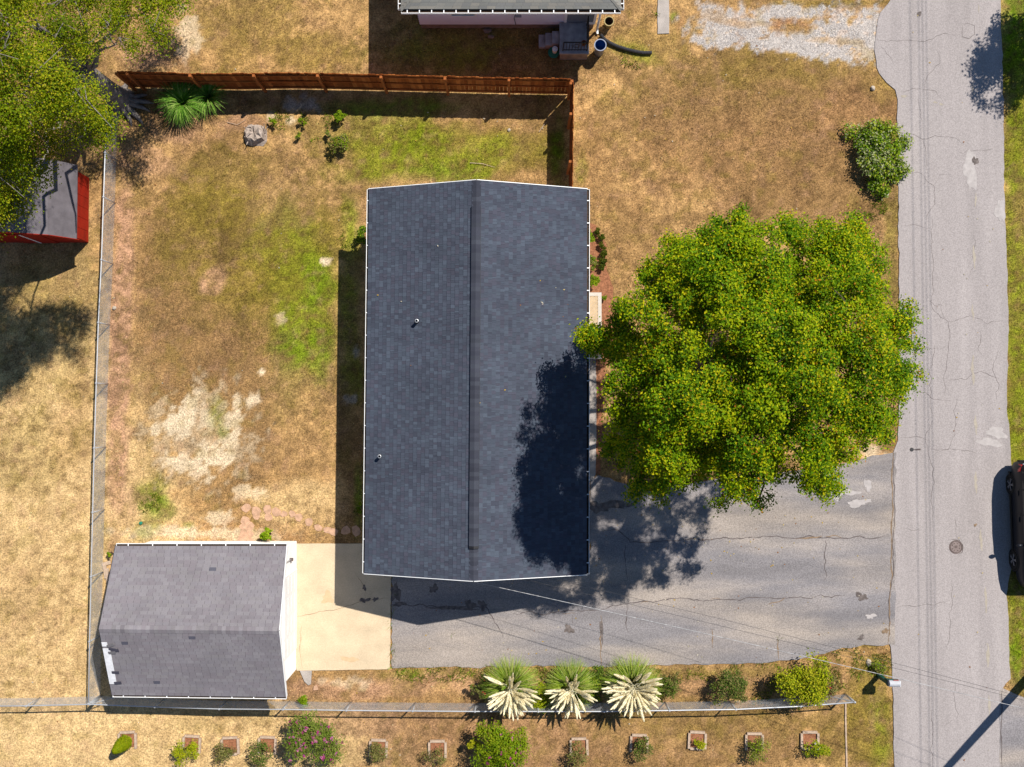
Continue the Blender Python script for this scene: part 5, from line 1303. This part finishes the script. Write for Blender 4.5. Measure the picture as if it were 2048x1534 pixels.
bush('verge_weed', 'dark weeds at the foot of the verge near the mailbox', 1757, 1335, .35, .30, OL + LG, 700, .05, 110, 6, cat='weed')
bush('garage_weed', 'green weed at the west wall of the garage', 221, 1108, .12, .4, LG, 260, .05, 111, 3, cat='weed')

# ---- plume grasses
def arch_blades(t, base, n, rad, h, pal, wd, seed, name='foliage', seg=5):
    rg = np.random.default_rng(seed)
    a = rg.uniform(0, 6.28, n); R_ = rad * rg.uniform(.45, 1.05, n); hh = h * rg.uniform(.6, 1.05, n); r0 = rg.uniform(0, .16, n)
    V = np.empty((n, seg + 1, 2, 3), np.float32)
    dirx, diry = np.cos(a), np.sin(a)
    for i in range(seg + 1):
        f = i / seg
        rr_ = r0 + R_ * f ** 1.25; z = hh * (1.9 * f - 1.25 * f * f) * 1.2
        wz = wd * (1 - f) * .5 + .0015
        x, y = dirx * rr_, diry * rr_
        V[:, i, 0] = np.stack([x - diry * wz, y + dirx * wz, z], 1); V[:, i, 1] = np.stack([x + diry * wz, y - dirx * wz, z], 1)
    k = 2 * (seg + 1)
    f = np.array([[2 * i, 2 * i + 1, 2 * i + 3, 2 * i + 2] for i in range(seg)])
    F_ = (np.arange(n)[:, None, None] * k + f[None]).reshape(-1, 4)
    pal = np.array(pal); c = pal[rg.integers(0, len(pal), n)] * rg.uniform(.75, 1.25, n)[:, None]
    return link(name, np_mesh(name, V.reshape(-1, 3), F_, np.repeat(c, k, 0)), M['leaf'], t)
def plume_mesh(seed, ln=.56, rad=.066):
    rr = random.Random(seed); mb = MB()
    for i in range(300):
        f = rr.random() ** .8; r = rad * (math.sin(math.pi * min(1, f * .86 + .12)) ** .8)
        a = rr.uniform(0, 6.28); p = Vector((0, 0, f * ln * .86)); d = Vector((math.cos(a) * r, math.sin(a) * r, .05 + .09 * rr.random()))
        s = Vector((-math.sin(a), math.cos(a), 0)) * rr.uniform(.010, .020)
        mb.add([p - s, p + s, p + d * .65 + s * 1.3, p + d, p + d * .65 - s * 1.3], [(0, 1, 2, 3, 4)])
    mb.tube([(0, 0, -.2), (0, 0, ln * .9)], [.006, .003], 4)
    me = mb.mesh('plume'); me.materials.append(M['plume']); return me
PLUMES = [plume_mesh(i, ln) for i, ln in enumerate((.58, .50, .64, .46, .55, .61))]
M['stem'] = pmat('plume_stem', A(176, 168, 96), var=.15)
def pampas(label, px, py, rad, h, npl, seed, fan):
    b = P(px, py); t = thing('pampas_grass', label, 'ornamental grass', (b.x, b.y, 0), 'plume grasses by the driveway')
    arch_blades(t, b, 1500, rad * 1.08, h * 1.1, [A(186, 212, 66), A(164, 200, 60), A(210, 224, 104), A(140, 182, 64), A(222, 226, 140)], .026, seed)
    rr = random.Random(seed)
    for i in range(npl):
        a = math.radians(rr.uniform(*fan)) if rr.random() < .76 else rr.uniform(0, 6.28)
        lean = rr.uniform(.08, 1.0) ; z = rr.uniform(1.15, 1.85) * (h / 1.25) * (1 - .12 * lean)
        rr0 = rad * .04 + lean * rad * .42
        d = Vector((math.cos(a), math.sin(a), 0))
        tip = d * rr0 + Vector((0, 0, z))
        st_ = MB(); st_.tube([d * .05, d * rr0 * .45 + Vector((0, 0, z * .6)), tip], [.007, .006, .005], 4)
        o = link('plume', PLUMES[i % 6], None, t, tip)
        dv = (d * (.35 + 1.0 * lean) + Vector((rr.uniform(-.35, .35), rr.uniform(-.35, .35), .75 - .45 * lean))).normalized()
        o.rotation_mode = 'QUATERNION'; o.rotation_quaternion = dv.to_track_quat('Z', 'Y')
        s = rr.uniform(.85, 1.15); o.scale = (s, s, s * 1.05)
        link('stem', st_.mesh('stem'), M['stem'], o.parent)
    return t
pampas('leftmost of the three plume grasses, above the pink shrub', 1022, 1358, .95, 1.2, 62, 3, (200, 340))
pampas('middle and smallest of the three plume grasses', 1139, 1360, .86, 1.1, 42, 4, (185, 355))
pampas('rightmost and largest plume grass with the most plumes', 1258, 1356, .98, 1.25, 95, 5, (165, 380))
def clump(label, px, py, rad, h, n, seed):
    b = P(px, py); t = thing('grass_clump', label, 'ornamental grass', (b.x, b.y, 0), 'grass clumps at the back fence')
    arch_blades(t, b, n, rad, h, [A(160, 212, 80), A(130, 190, 62), A(200, 228, 124), A(104, 166, 52)], .030, seed)
    return t
clump('larger arching grass clump beside the brick pile', 372, 211, .92, 1.0, 700, 7)
clump('smaller arching grass clump close under the board fence', 420, 197, .85, .8, 380, 8)

# ---- timber planting squares and their plants
SQ = [(256, 1480), (384, 1488), (461, 1491), (535, 1490), (757, 1496), (875, 1498), (1158, 1493), (1278, 1486), (1394, 1480), (1508, 1483), (1619, 1480)]
WHAT = ['with a clipped golden conifer, far left', 'with yellow green bush, second from the left', 'with olive bush, third from the left', 'just left of the big pink shrub', 'just right of the big pink shrub', 'with sparse bush left of the bright green pink shrub', 'right of the bright green pink shrub', 'below the largest plume grass', 'with tiny yellow plant inside', 'second from the right end', 'at the right end near the edging']
TM = {}
for i, ((px, py), wh) in enumerate(zip(SQ, WHAT)):
    b = P(px, py); s = .30; rz = math.radians(random.Random(i).uniform(-4, 3))
    t = thing('planting_square', 'weathered timber planting square ' + wh, 'planter', (b.x, b.y, 0), 'timber planting squares in a row', rz)
    for k, (cx, cy, lx, ly) in enumerate(((0, s, .54, .085), (-s, -.02, .085, .56), (s, -.02, .085, .56), (0, -s, .50, .085))):
        if k == 3 and i not in (1, 2, 8, 10): continue
        key = (lx, ly)
        if key not in TM:
            mb = MB(); mb.box((0, 0, 0), (lx, ly, .10)); TM[key] = mb.mesh('timber'); TM[key].materials.append(M['timber'])
        link('timber', TM[key], None, t, (cx, cy, .04))
    mb = MB(); mb.box((0, 0, .0), (.5, .5, .06)); link('mulch', mb.mesh('mulch'), M['mulch'], t)
PL = [(370, 1500, .42, .8, YG, 1500, 'yellow green bush spilling from the second planting square'), (451, 1505, .36, .75, OL, 1100, 'olive grey bush in the third planting square from the left'), (521, 1506, .38, .8, OL + DG, 1200, 'olive bush in the square left of the pink shrub'),
      (755, 1502, .34, .75, OL, 1000, 'olive bush in the square right of the pink shrub'), (870, 1509, .36, .7, OL, 650, 'thin sparse bush in the square left of the bright green shrub'), (1158, 1512, .40, .85, OL, 1000, 'olive bush in the square right of the bright green shrub'),
      (1281, 1497, .36, .75, OL + DG, 1100, 'olive green bush in the square below the largest plume grass'), (1398, 1487, .20, .35, YG, 350, 'tiny yellow plant inside the third square from the right'), (1518, 1500, .40, .8, OL + LG, 1300, 'round olive green bush in the second square from the right'), (1632, 1495, .38, .7, YG + LG, 1100, 'yellow green bush with white blooms in the rightmost square')]
for i, (px, py, r, h, pal, n, lab) in enumerate(PL):
    bush('rose_bush', lab, px, py, r * 1.2, h, pal, int(n * .95), .055, 130 + i, 9, rc=.13, cat='bush', group='bushes in the planting squares', flowers=(WHF, 4, .03, .2) if i == 9 else None)
b = P(254, 1481); t = thing('conifer', 'small clipped golden green cone shaped conifer at far left', 'conifer', (b.x, b.y, 0))
rg = np.random.default_rng(77); n = 4200; f = rg.uniform(0, 1, n) ** .8; a = rg.uniform(0, 6.28, n)
hh = 1.25; rad = .27 * np.sqrt(np.clip(1 - f, 0, 1)) * (1 + .1 * rg.normal(size=n)) * np.minimum(1, .55 + f * 3)
pos = np.stack([np.cos(a) * rad, np.sin(a) * rad, .06 + f * hh], 1); nr = np.stack([np.cos(a), np.sin(a), np.full(n, .7)], 1) + rg.normal(size=(n, 3)) * .3; nr /= np.linalg.norm(nr, axis=1)[:, None]
pal = np.array([A(160, 178, 10), A(140, 164, 8), A(180, 190, 20)]); link('foliage', leaf_mesh('foliage', pos, nr, rg.uniform(.03, .06, n), pal[rg.integers(0, 3, n)], rg), M['leaf'], t)
mb = MB(); mb.tube([(b.x, b.y, -.05), (b.x, b.y, .9)], [.03, .01], 6); part(t, 'trunk', mb, M['darkbark'])
# ------------------------------------------------------------------ objects
# ---- dark SUV parked on the far side of the road (built around its own origin, front towards +y)
def build_car():
    t = thing('parked_car', 'dark SUV with red tail lamp parked at the right edge of the road', 'car')
    WB, HW = 2.74, .93
    # stations along the length: y, sill z, belt z, top z, half width at belt, half width at top
    S = [(-2.28, .42, .80, .84, .74, .60), (-2.24, .34, .96, 1.06, .84, .66), (-2.12, .28, 1.04, 1.50, .90, .66), (-1.85, .26, 1.05, 1.64, .92, .68), (-1.2, .24, 1.04, 1.70, .93, .69), (-.4, .24, 1.03, 1.71, .93, .70), (.35, .24, 1.02, 1.66, .93, .68), (.72, .24, 1.01, 1.50, .93, .66),
         (1.22, .24, 1.00, 1.08, .92, .74), (1.6, .26, .96, 1.04, .91, .74), (2.0, .28, .90, .97, .87, .70), (2.25, .34, .78, .84, .76, .60), (2.32, .42, .64, .68, .62, .50)]
    rows = []
    for (y, zs, zb, zt, wb, wt) in S:
        half = [(wb * .88, zs), (wb * .985, zs + (zb - zs) * .18), (wb, zs + (zb - zs) * .50), (wb * .99, zs + (zb - zs) * .82), (wb * .955, zb), (wt + (wb * .955 - wt) * .45, zb + (zt - zb) * .55), (wt, zt - (zt - zb) * .10), (wt * .80, zt), (0, zt + .025)]
        rows.append([(x, y, z) for x, z in half] + [(-x, y, z) for x, z in half[-2::-1]])
    mb = MB(); k = len(rows[0])
    vs = [p for r in rows for p in r]
    fs = [(i * k + j, i * k + j + 1, (i + 1) * k + j + 1, (i + 1) * k + j) for i in range(len(rows) - 1) for j in range(k - 1)]
    fs += [(i * k + k - 1, i * k, (i + 1) * k, (i + 1) * k + k - 1) for i in range(len(rows) - 1)]
    fs += [tuple(range(k)), tuple(range((len(rows) - 1) * k + k - 1, (len(rows) - 1) * k - 1, -1))]
    mb.add(vs, fs)
    body = part(t, 'body', mb, M['carpaint'], True)
    def side_pt(y, f, out=.006):      # point on the glasshouse side at height fraction f
        ys_ = [s[0] for s in S]
        zb, zt, wb, wt = [float(np.interp(y, ys_, [s[i] for s in S])) for i in (2, 3, 4, 5)]
        x = wb * .955 + (wt - wb * .955) * min(1, f / .9); return x + out, zb + (zt - zb) * f
    for sg in (1, -1):
        for (ya, yb) in ((-1.95, -1.32), (-1.26, -.42), (-.36, .62)):
            mb = MB(); q = []
            for y, f in ((ya, .10), (yb, .10), (yb, .86), (ya, .86)):
                yy = y - (.28 if (y == .62 and f > .5) else 0) + (.12 if (y == -1.95 and f > .5) else 0)
                x, z = side_pt(yy, f, .008); q.append((sg * x, yy, z))
            mb.add(q + [(p[0] - sg * .02, p[1], p[2]) for p in q], [(0, 1, 2, 3), (7, 6, 5, 4)] + [(i, (i + 1) % 4, 4 + (i + 1) % 4, 4 + i) for i in range(4)]); part(t, 'side_window', mb, M['glass'])
        for (yc, L) in ((-.86, .86), (.14, 1.02)):
            mb = MB()
            for e in (-1, 1): mb.box((sg * .925, yc + e * L / 2, .66), (.012, .014, .66))
            mb.box((sg * .932, yc - L * .34, .90), (.03, .18, .03)); part(t, 'door_trim', mb, M['black'])
        mb = MB(); mb.beam((sg * .91, -1.9, .30), (sg * .91, 1.75, .30), .05, .12); part(t, 'sill_cladding', mb, M['tyre'])
        mb = MB(); mb.blob((sg * 1.03, .70, 1.06), (.12, .075, .075), 3, 10, 6, .04); mr_ = part(t, 'mirror', mb, M['carpaint'], True)
        mb = MB(); mb.beam((sg * .90, .72, 1.02), (sg * .97, .71, 1.04), .05, .04); part(mr_, 'mirror_arm', mb, M['black'])
        mb = MB(); mb.hexa([(sg * .62, -2.26, .86), (sg * .86, -2.20, .86), (sg * .92, -1.92, .90), (sg * .66, -2.0, .9), (sg * .60, -2.24, 1.06), (sg * .84, -2.18, 1.06), (sg * .905, -1.95, 1.03), (sg * .64, -2.0, 1.05)]); part(t, 'tail_light', mb, M['taillight'])
        mb = MB(); mb.hexa([(sg * .5, 2.20, .68), (sg * .74, 2.18, .68), (sg * .84, 1.98, .72), (sg * .52, 2.05, .7), (sg * .48, 2.22, .80), (sg * .72, 2.20, .80), (sg * .83, 2.0, .86), (sg * .5, 2.05, .86)]); part(t, 'headlight', mb, M['chrome'])
        mb = MB(); mb.tube([(sg * .60, -1.9, 1.70), (sg * .60, -1.7, 1.76), (sg * .60, .2, 1.76), (sg * .60, .4, 1.70)], .018, 6); part(t, 'roof_rail', mb, M['chrome'])
        for yw in (-WB / 2 - .06, WB / 2 - .06):
            x = sg * (HW - .10)
            mb = MB(); mb.lathe((sg * (HW - .30), yw, .36), [(0, 0), (.41, 0), (.41, sg * .29), (.36, sg * .295), (.36, sg * .02), (0, sg * .02)], 28, 'x'); part(t, 'wheel_arch', mb, M['tyre'])
            mb = MB(); mb.lathe((x - sg * .11, yw, .345), [(.22, sg * .005), (.32, 0), (.345, sg * .03), (.345, sg * .19), (.325, sg * .222), (.235, sg * .225), (.225, sg * .20)], 30, 'x'); wh = part(t, 'wheel', mb, M['tyre'], True)
            mb = MB(); mb.lathe((x - sg * .11, yw, .345), [(.235, sg * .212), (.225, sg * .222), (.215, sg * .205), (.205, sg * .12), (0, sg * .12)], 30, 'x'); rim = part(wh, 'rim', mb, M['black'], True)
            for q in range(5):
                a = 2 * math.pi * q / 5 + .3; mb = MB()
                for da in (-.13, .13): mb.beam((x + sg * .115, yw + .03 * math.cos(a), .345 + .03 * math.sin(a)), (x + sg * .108, yw + .222 * math.cos(a + da), .345 + .222 * math.sin(a + da)), .034, .018, up=(sg, 0, 0))
                part(wh, 'spoke', mb, M['rim'])
            mb = MB(); mb.lathe((x + sg * .09, yw, .345), [(.05, 0), (.05, sg * .03), (0, sg * .035)], 12, 'x'); part(wh, 'hub', mb, M['rim'])
    mb = MB(); mb.hexa([(-.58, -2.235, 1.08), (.58, -2.235, 1.08), (.60, -2.12, 1.44), (-.60, -2.12, 1.44), (-.56, -2.205, 1.10), (.56, -2.205, 1.10), (.58, -2.09, 1.46), (-.58, -2.09, 1.46)]); part(t, 'rear_window', mb, M['glass'])
    mb = MB(); mb.hexa([(-.68, 1.20, 1.085), (.68, 1.20, 1.085), (.62, .60, 1.535), (-.62, .60, 1.535), (-.68, 1.21, 1.10), (.68, 1.21, 1.10), (.62, .61, 1.555), (-.62, .61, 1.555)]); part(t, 'windscreen', mb, M['glass'])
    mb = MB(); mb.box((0, -2.27, .55), (1.4, .10, .20)); part(t, 'rear_bumper', mb, M['tyre'])
    mb = MB(); mb.beam((-.80, -2.20, 1.075), (.80, -2.20, 1.075), .05, .02); part(t, 'tail_trim', mb, M['chrome'])
    return t
car = build_car()
rw, fw = P(2019, 970, .345), P(2025, 1118, .345)
fd = (fw - rw); fd.z = 0; fd.normalize()
rightv = Vector((fd.y, -fd.x, 0))           # car's own right (+x) side in the world
mid = (rw + fw) / 2
off = -.055 * 1.0
ctr = mid - rightv * (.93 + .02) + fd * .06
car.rotation_euler = (0, 0, math.atan2(-fd.x, fd.y)); car.location = (ctr.x, ctr.y, .024)

# ---- mailbox
M['mailwhite'] = pmat('dull_white_plastic', (.40, .41, .44), rough=.5, var=.12, scale=9)
b = P(1757, 1351); mx_ = thing('mailbox', 'green post mailbox with white rounded top beside the road', 'mailbox', (b.x, b.y, 0))
mb = MB(); mb.box((b.x, b.y, .5), (.13, .13, 1.0)); part(mx_, 'post', mb, M['green'])
mb = MB(); mb.hexa([(b.x - .02, b.y - .065, .62), (b.x + .06, b.y - .065, .62), (b.x + .06, b.y + .065, .62), (b.x - .02, b.y + .065, .62), (b.x - .04, b.y - .13, 1.0), (b.x + .32, b.y - .12, .998), (b.x + .32, b.y + .12, .998), (b.x - .04, b.y + .13, 1.0)]); part(mx_, 'bracket', mb, M['green'])
mb = MB(); cs = []; n = 9
for x in (b.x - .02, b.x + .36):
    cs.append([(x, b.y - .115, 1.0)] + [(x, b.y - .115 * math.cos(math.pi * i / (n - 1)), 1.10 + .115 * math.sin(math.pi * i / (n - 1))) for i in range(n)] + [(x, b.y + .115, 1.0)])
k = len(cs[0]); mb.add(cs[0] + cs[1], [(i, (i + 1) % k, k + (i + 1) % k, k + i) for i in range(k)] + [tuple(range(k)), tuple(range(2 * k - 1, k - 1, -1))]); bx_ = part(mx_, 'box', mb, M['mailwhite'])
mb = MB(); mb.box((b.x + .368, b.y, 1.09), (.012, .2, .18)); part(bx_, 'door', mb, M['white'])
mb = MB(); mb.box((b.x + .22, b.y + .128, 1.15), (.20, .012, .05)); part(mx_, 'flag', mb, M['redflag'])
mb = MB(); mb.box((b.x + .16, b.y + .122, 1.04), (.34, .012, .09)); part(mx_, 'side_band', mb, M['green'])
mb = MB(); mb.box((b.x - .03, b.y, 1.1), (.012, .20, .16)); part(mx_, 'back_plate', mb, M['paleblue'])

# ---- utility pole, mostly off the picture, with the wires that cross it
pb = P(2066, 1345)
PH_ = 9.4
up_ = thing('utility_pole', 'wooden utility pole at the right edge casting a long shadow', 'utility pole', (pb.x, pb.y, 0))
mb = MB(); mb.tube([(pb.x, pb.y, -.3), (pb.x, pb.y, 4), (pb.x, pb.y, PH_)], [.17, .155, .12], 14); part(up_, 'pole', mb, M['pole'], True)
mb = MB(); mb.beam((pb.x - .95, pb.y - .15, PH_ - .4), (pb.x + .95, pb.y - .15, PH_ - .4), .09, .11); ca = part(up_, 'crossarm', mb, M['pole'])
tops = [.30, .62, .76, .90]
for dx_ in tops:
    mb = MB(); mb.lathe((pb.x + dx_, pb.y - .15, PH_ - .345), [(.02, 0), (.05, .03), (.03, .06), (.05, .09), (.02, .13), (0, .13)], 10); part(ca, 'insulator', mb, M['clay']); 
def wire(name, label, a, b, sag, r, mat, group=None):
    a, b = Vector(a), Vector(b); pts = [a.lerp(b, i / 24) - Vector((0, 0, sag * 4 * (i / 24) * (1 - i / 24))) for i in range(25)]
    mb = MB(); mb.tube(pts, r, 6); return single(name, mb, mat, label, 'wire', tuple(a), group)
for i, dx_ in enumerate(tops):
    nm = ['first', 'second', 'third', 'fourth'][i]
    wire('power_line', nm + ' overhead line from the road side along the street', (pb.x + dx_, pb.y - 38, PH_ - .2), (pb.x + dx_ - .25, pb.y + 44, PH_ - .2), .05, .009, M['darkcable'], 'overhead lines along the street')
ga = Vector((P(792, 1140, 3.0).x, hy0 - .02, 3.0))
wire('service_wire', 'bright twisted service wire from the pole to the house gable', (pb.x - .12, pb.y - .1, 7.6), ga + Vector((0, -.05, 0)), .55, .009, M['cable'])
wire('telephone_wire', 'thin dark wire just above the bright service wire', (pb.x - .12, pb.y, 6.9), (P(935, 1150, 3.3).x, hy0 - .04, 3.4), .35, .005, M['darkcable'])
wire('cable_wire', 'thin dark wire just below the bright service wire', (pb.x - .12, pb.y - .1, 6.2), (P(985, 1150, 3.1).x, hy0 - .04, 3.2), .9, .005, M['darkcable'])

# ---- manhole and valve covers
def manhole(px, py, r, name, label):
    b = P(px, py); z = .025
    t = thing(name, label, 'manhole', (b.x, b.y, 0))
    mb = MB(); mb.lathe((b.x, b.y, z), [(r, -.03), (r * 1.0, .004), (r * .86, .006), (r * .84, .001)], 30); part(t, 'frame', mb, M['iron'])
    mb = MB(); mb.lathe((b.x, b.y, z), [(r * .82, -.02), (r * .82, .004), (0, .0045)], 30); lid = part(t, 'lid', mb, M['iron'])
    for k in range(8):
        a = k * math.pi / 4; mb = MB(); mb.beam((b.x + r * .2 * math.cos(a), b.y + r * .2 * math.sin(a), z + .006), (b.x + r * .70 * math.cos(a), b.y + r * .70 * math.sin(a), z + .006), .035, .010); part(lid, 'rib', mb, M['ironlight'])
    for q in (.45, .70):
        mb = MB(); mb.lathe((b.x, b.y, z + .004), [(r * q - .012, 0), (r * q - .012, .008), (r * q + .012, .008), (r * q + .012, 0)], 28); part(lid, 'ring', mb, M['ironlight'])
    return t
mc = manhole(1911, 1094, .25, 'manhole_cover', 'round ribbed iron manhole cover in the road')
ribbon(road, 'patch_edge', [(1902, 1078), (1918, 1080), (1924, 1090), (1924, 1104), (1916, 1109)], .045, RZ + .001, M['seam'], .01, 8, .06)
b = P(1823, 899); mb = MB(); mb.lathe((b.x, b.y, .025), [(.075, -.02), (.075, .004), (.06, .006), (0, .006)], 18)
single('valve_cover', mb, M['black'], 'tiny dark valve cover in the road near the tree', 'valve cover', (b.x, b.y, 0))

# ---- things round the neighbour's stoop
def barrel(name, label, cat, px, py, r0, r1, h, mo, mi, group=None):
    b = P(px, py); t = thing(name, label, cat, (b.x, b.y, 0), group)
    mb = MB(); mb.lathe((b.x, b.y, 0), [(0, .01), (r0, .01), (r1, h), (r1 + .015, h + .01), (r1 - .012, h + .012)], 24); part(t, 'body', mb, mo, True)
    mb = MB(); mb.lathe((b.x, b.y, 0), [(r1 - .012, h + .005), (r0 - .01, .16), (0, .15)], 24); part(t, 'inside', mb, mi, True)
    mb = MB(); mb.lathe((b.x, b.y, 0), [(r1 - .01, h - .015), (r1 + .022, h - .015), (r1 + .022, h + .018), (r1 - .01, h + .018)], 24); part(t, 'rim', mb, mo)
    return t, b
barrel('trash_bin', 'open blue plastic bin at the corner of the stoop', 'bin', 1197, 105, .165, .205, .78, M['paleblue'], M['blue'])
tp, b = barrel('planter_tub', 'pale clay tub of soil at the house corner', 'planter', 1216, 51, .14, .165, .42, M['clay'], M['soil'])
barrel('wash_basin', 'round teal basin on the grass left of the stoop', 'basin', 1107, 108, .15, .19, .16, M['teal'], M['teal'])
b = P(1109, 106); mb = MB(); mb.lathe((b.x, b.y, .16), [(0, 0), (.085, 0), (.10, .26), (.105, .28), (.02, .29), (0, .285)], 18)
single('white_bucket', mb, M['white'], 'white lidded bucket standing in the teal basin', 'bucket', (b.x, b.y, .16))
pts = [Vector((*G(*p), .085)) for p in ((1201, 71), (1208, 80), (1220, 88), (1236, 95), (1252, 100), (1268, 104), (1285, 107), (1303, 107))]
dense = [a.lerp(b_, k / 12) for a, b_ in zip(pts[:-1], pts[1:]) for k in range(12)] + [pts[-1]]
mb = MB(); mb.tube(dense, [.072 if i % 2 else .060 for i in range(len(dense))], 12)
single('drain_hose', mb, M['blackplastic'], 'black corrugated drain hose curving over the grass', 'hose', tuple(pts[3]))
for i, (px, py, r, lab) in enumerate([(975, 62, .16, 'larger brownish rock by the neighbour wall foot'), (982, 74, .13, 'smaller rock just below the other by the neighbour wall')]):
    b = P(px, py); mb = MB(); mb.blob((b.x, b.y, .03), (r, r * .6, .07), i, 9, 6, .2); single('rock', mb, M['dirtstone'] if 'dirtstone' in M else M['brickbase'], lab, 'rock', (b.x, b.y, 0))

# ---- odds and ends in the yards
def stone(name, label, px, py, r, h, mat, seed, cat='rock', ry=None):
    b = P(px, py); mb = MB(); mb.blob((b.x, b.y, h * .35), (r, ry or r, h), seed, 10, 6, .16); return single(name, mb, mat, label, cat, (b.x, b.y, 0))
stone('stone', 'single white stone beside the chain link fence', 229, 616, .075, .06, M['stone'], 3)
stone('stone', 'pale stone in the verge grass near the gravel drive', 1745, 177, .09, .08, M['stone'], 4)
stone('stone', 'pale stone on the verge above the mailbox', 1737, 1325, .09, .06, M['stone'], 5, ry=.14)
stone('stone', 'white stone on the lawn left of the small fence', 1018, 260, .06, .05, M['stone'], 6)
stone('stone', 'white scrap at the foot of the verge shrub', 1774, 386, .07, .04, M['white'], 7, ry=.1)
def slab_piece(name, label, poly, z, mat, cat='slab'):
    p = [G(*q) for q in poly]; mb = MB(); mb.prism(p[::-1], -.03, z); c = p[0]; return single(name, mb, mat, label, cat, (*c, 0))
slab_piece('broken_slab', 'larger grey broken slab beside the garage front', [(600, 1341), (624, 1341), (622, 1368), (617, 1370), (609, 1362)], .04, M['walk'])
slab_piece('broken_slab', 'smaller pinkish broken slab beside the garage front', [(628, 1372), (634, 1369), (637, 1379), (627, 1380)], .04, M['paver'])
b = P(282, 1046); mb = MB(); mb.lathe((b.x, b.y, 0), [(.06, -.02), (.06, .05), (.05, .06), (0, .065)], 16); single('cleanout_cap', mb, M['teal'], 'small round teal pipe cap in the back lawn', 'cap', (b.x, b.y, 0))
# loose planks by the garage
for i, (a, c, lab) in enumerate([((205, 1129), (222, 1124), 'short plank lying across by the garage west wall'), ((210, 1130), (214, 1156), 'plank lying along the garage west wall'), ((216, 1136), (219, 1170), 'second plank lying along the garage west wall')]):
    p, q = G(*a), G(*c); mb = MB(); mb.beam((*p, .03 + .03 * i), (*q, .03 + .03 * i), .13, .03); single('loose_plank', mb, M['timber'], lab, 'plank', (*p, 0))
# grey stump
b = P(511, 270); t = thing('tree_stump', 'splintered grey stump on the back lawn', 'stump', (b.x, b.y, 0))
mb = MB(); mb.lathe((b.x, b.y, 0), [(.46, -.05), (.40, .10), (.32, .30), (.26, .34), (0, .28)], 13)
rr = random.Random(9); mb.v = [(x + rr.uniform(-.05, .05), y + rr.uniform(-.05, .05), z + rr.uniform(-.06, .06)) for x, y, z in mb.v]; part(t, 'base', mb, M['deadwood'])
for k in range(26):
    a = rr.uniform(0, 6.28); q = rr.uniform(.05, .38); mb = MB(); p = Vector((b.x + q * math.cos(a), b.y + q * math.sin(a), .12)); mb.tube([p, p + Vector((rr.uniform(-.3, .3), rr.uniform(-.3, .3), rr.uniform(.12, .30)))], [.035, .010], 6); part(t, 'splinter', mb, M['deadwood'])
# brick pile
b = P(326, 214); bmsh = None
for k, (dx_, dy_, rz, z) in enumerate([(-.10, .10, .1, 0), (.10, .11, 0, 0), (-.12, -.06, 1.5, 0), (0, -.07, 1.5, 0), (.11, -.05, 1.6, 0), (0, -.24, .05, 0), (.02, .02, .4, .07)]):
    if bmsh is None: mb = MB(); mb.box((0, 0, .035), (.20, .10, .07)); bmsh = mb.mesh('brick'); bmsh.materials.append(M['brick'])
    o = link('brick', bmsh, None, None, (b.x + dx_, b.y + dy_, z)); o.rotation_euler = (0, 0, rz)
    tag(o, ['upper left', 'upper right', 'lower left', 'lower middle', 'lower right', 'lowest flat', 'topmost'][k] + ' brick of the small pinkish pile in the fence shade', 'brick', 'brick pile by the grass clump')
# pavers in the lawn: pieces of one path
def paver_path():
    t = MB(); o = None
    pth = bpy.data.objects.new('paver_path', None); COL.objects.link(pth); pth['kind'] = 'structure'
    rr = random.Random(6)
    cells = [(492, 1015), (512, 1022), (535, 1020), (553, 1024), (568, 1028), (585, 1028), (597, 1034), (618, 1044), (636, 1056), (655, 1060), (668, 1064), (690, 1062), (712, 1062), (490, 1040), (486, 1054), (498, 1052), (487, 1068), (500, 1068), (484, 1078), (500, 1080), (512, 1032), (537, 1034)]
    for k, (px, py) in enumerate(cells):
        b = P(px, py); big = px > 675; s = .19 if big else rr.uniform(.13, .20); mb = MB(); n = 8; ph = rr.uniform(0, 1)
        poly = []
        for i in range(n):
            a = 2 * math.pi * i / n + ph; q = s * rr.uniform(.68, 1.15); poly.append((b.x + q * math.cos(a) * 1.05, b.y + q * math.sin(a)))
        mb.prism(poly, -.03, .006 + rr.uniform(-.004, .006)); part(pth, 'paver', mb, M['paver'])
paver_path()
# branches on the lawn
for i, (pl, lab) in enumerate([([(940, 326), (965, 328), (990, 335)], 'thin fallen stick on the green lawn above the roof'), ([(1078, 264), (1088, 250), (1094, 244)], 'pale fallen stick near the small board fence'), ([(455, 245), (475, 250), (492, 240)], 'grey fallen stick right of the grass clumps'), ([(1703, 258), (1712, 252), (1722, 245)], 'bare twig above the verge shrub')]):
    mb = MB(); mb.tube([Vector((*G(*p), .03 + .02 * (k == 1))) for k, p in enumerate(pl)], [.014, .012, .006], 5); single('fallen_stick', mb, M['timber'], lab, 'stick', (*G(*pl[0]), 0))
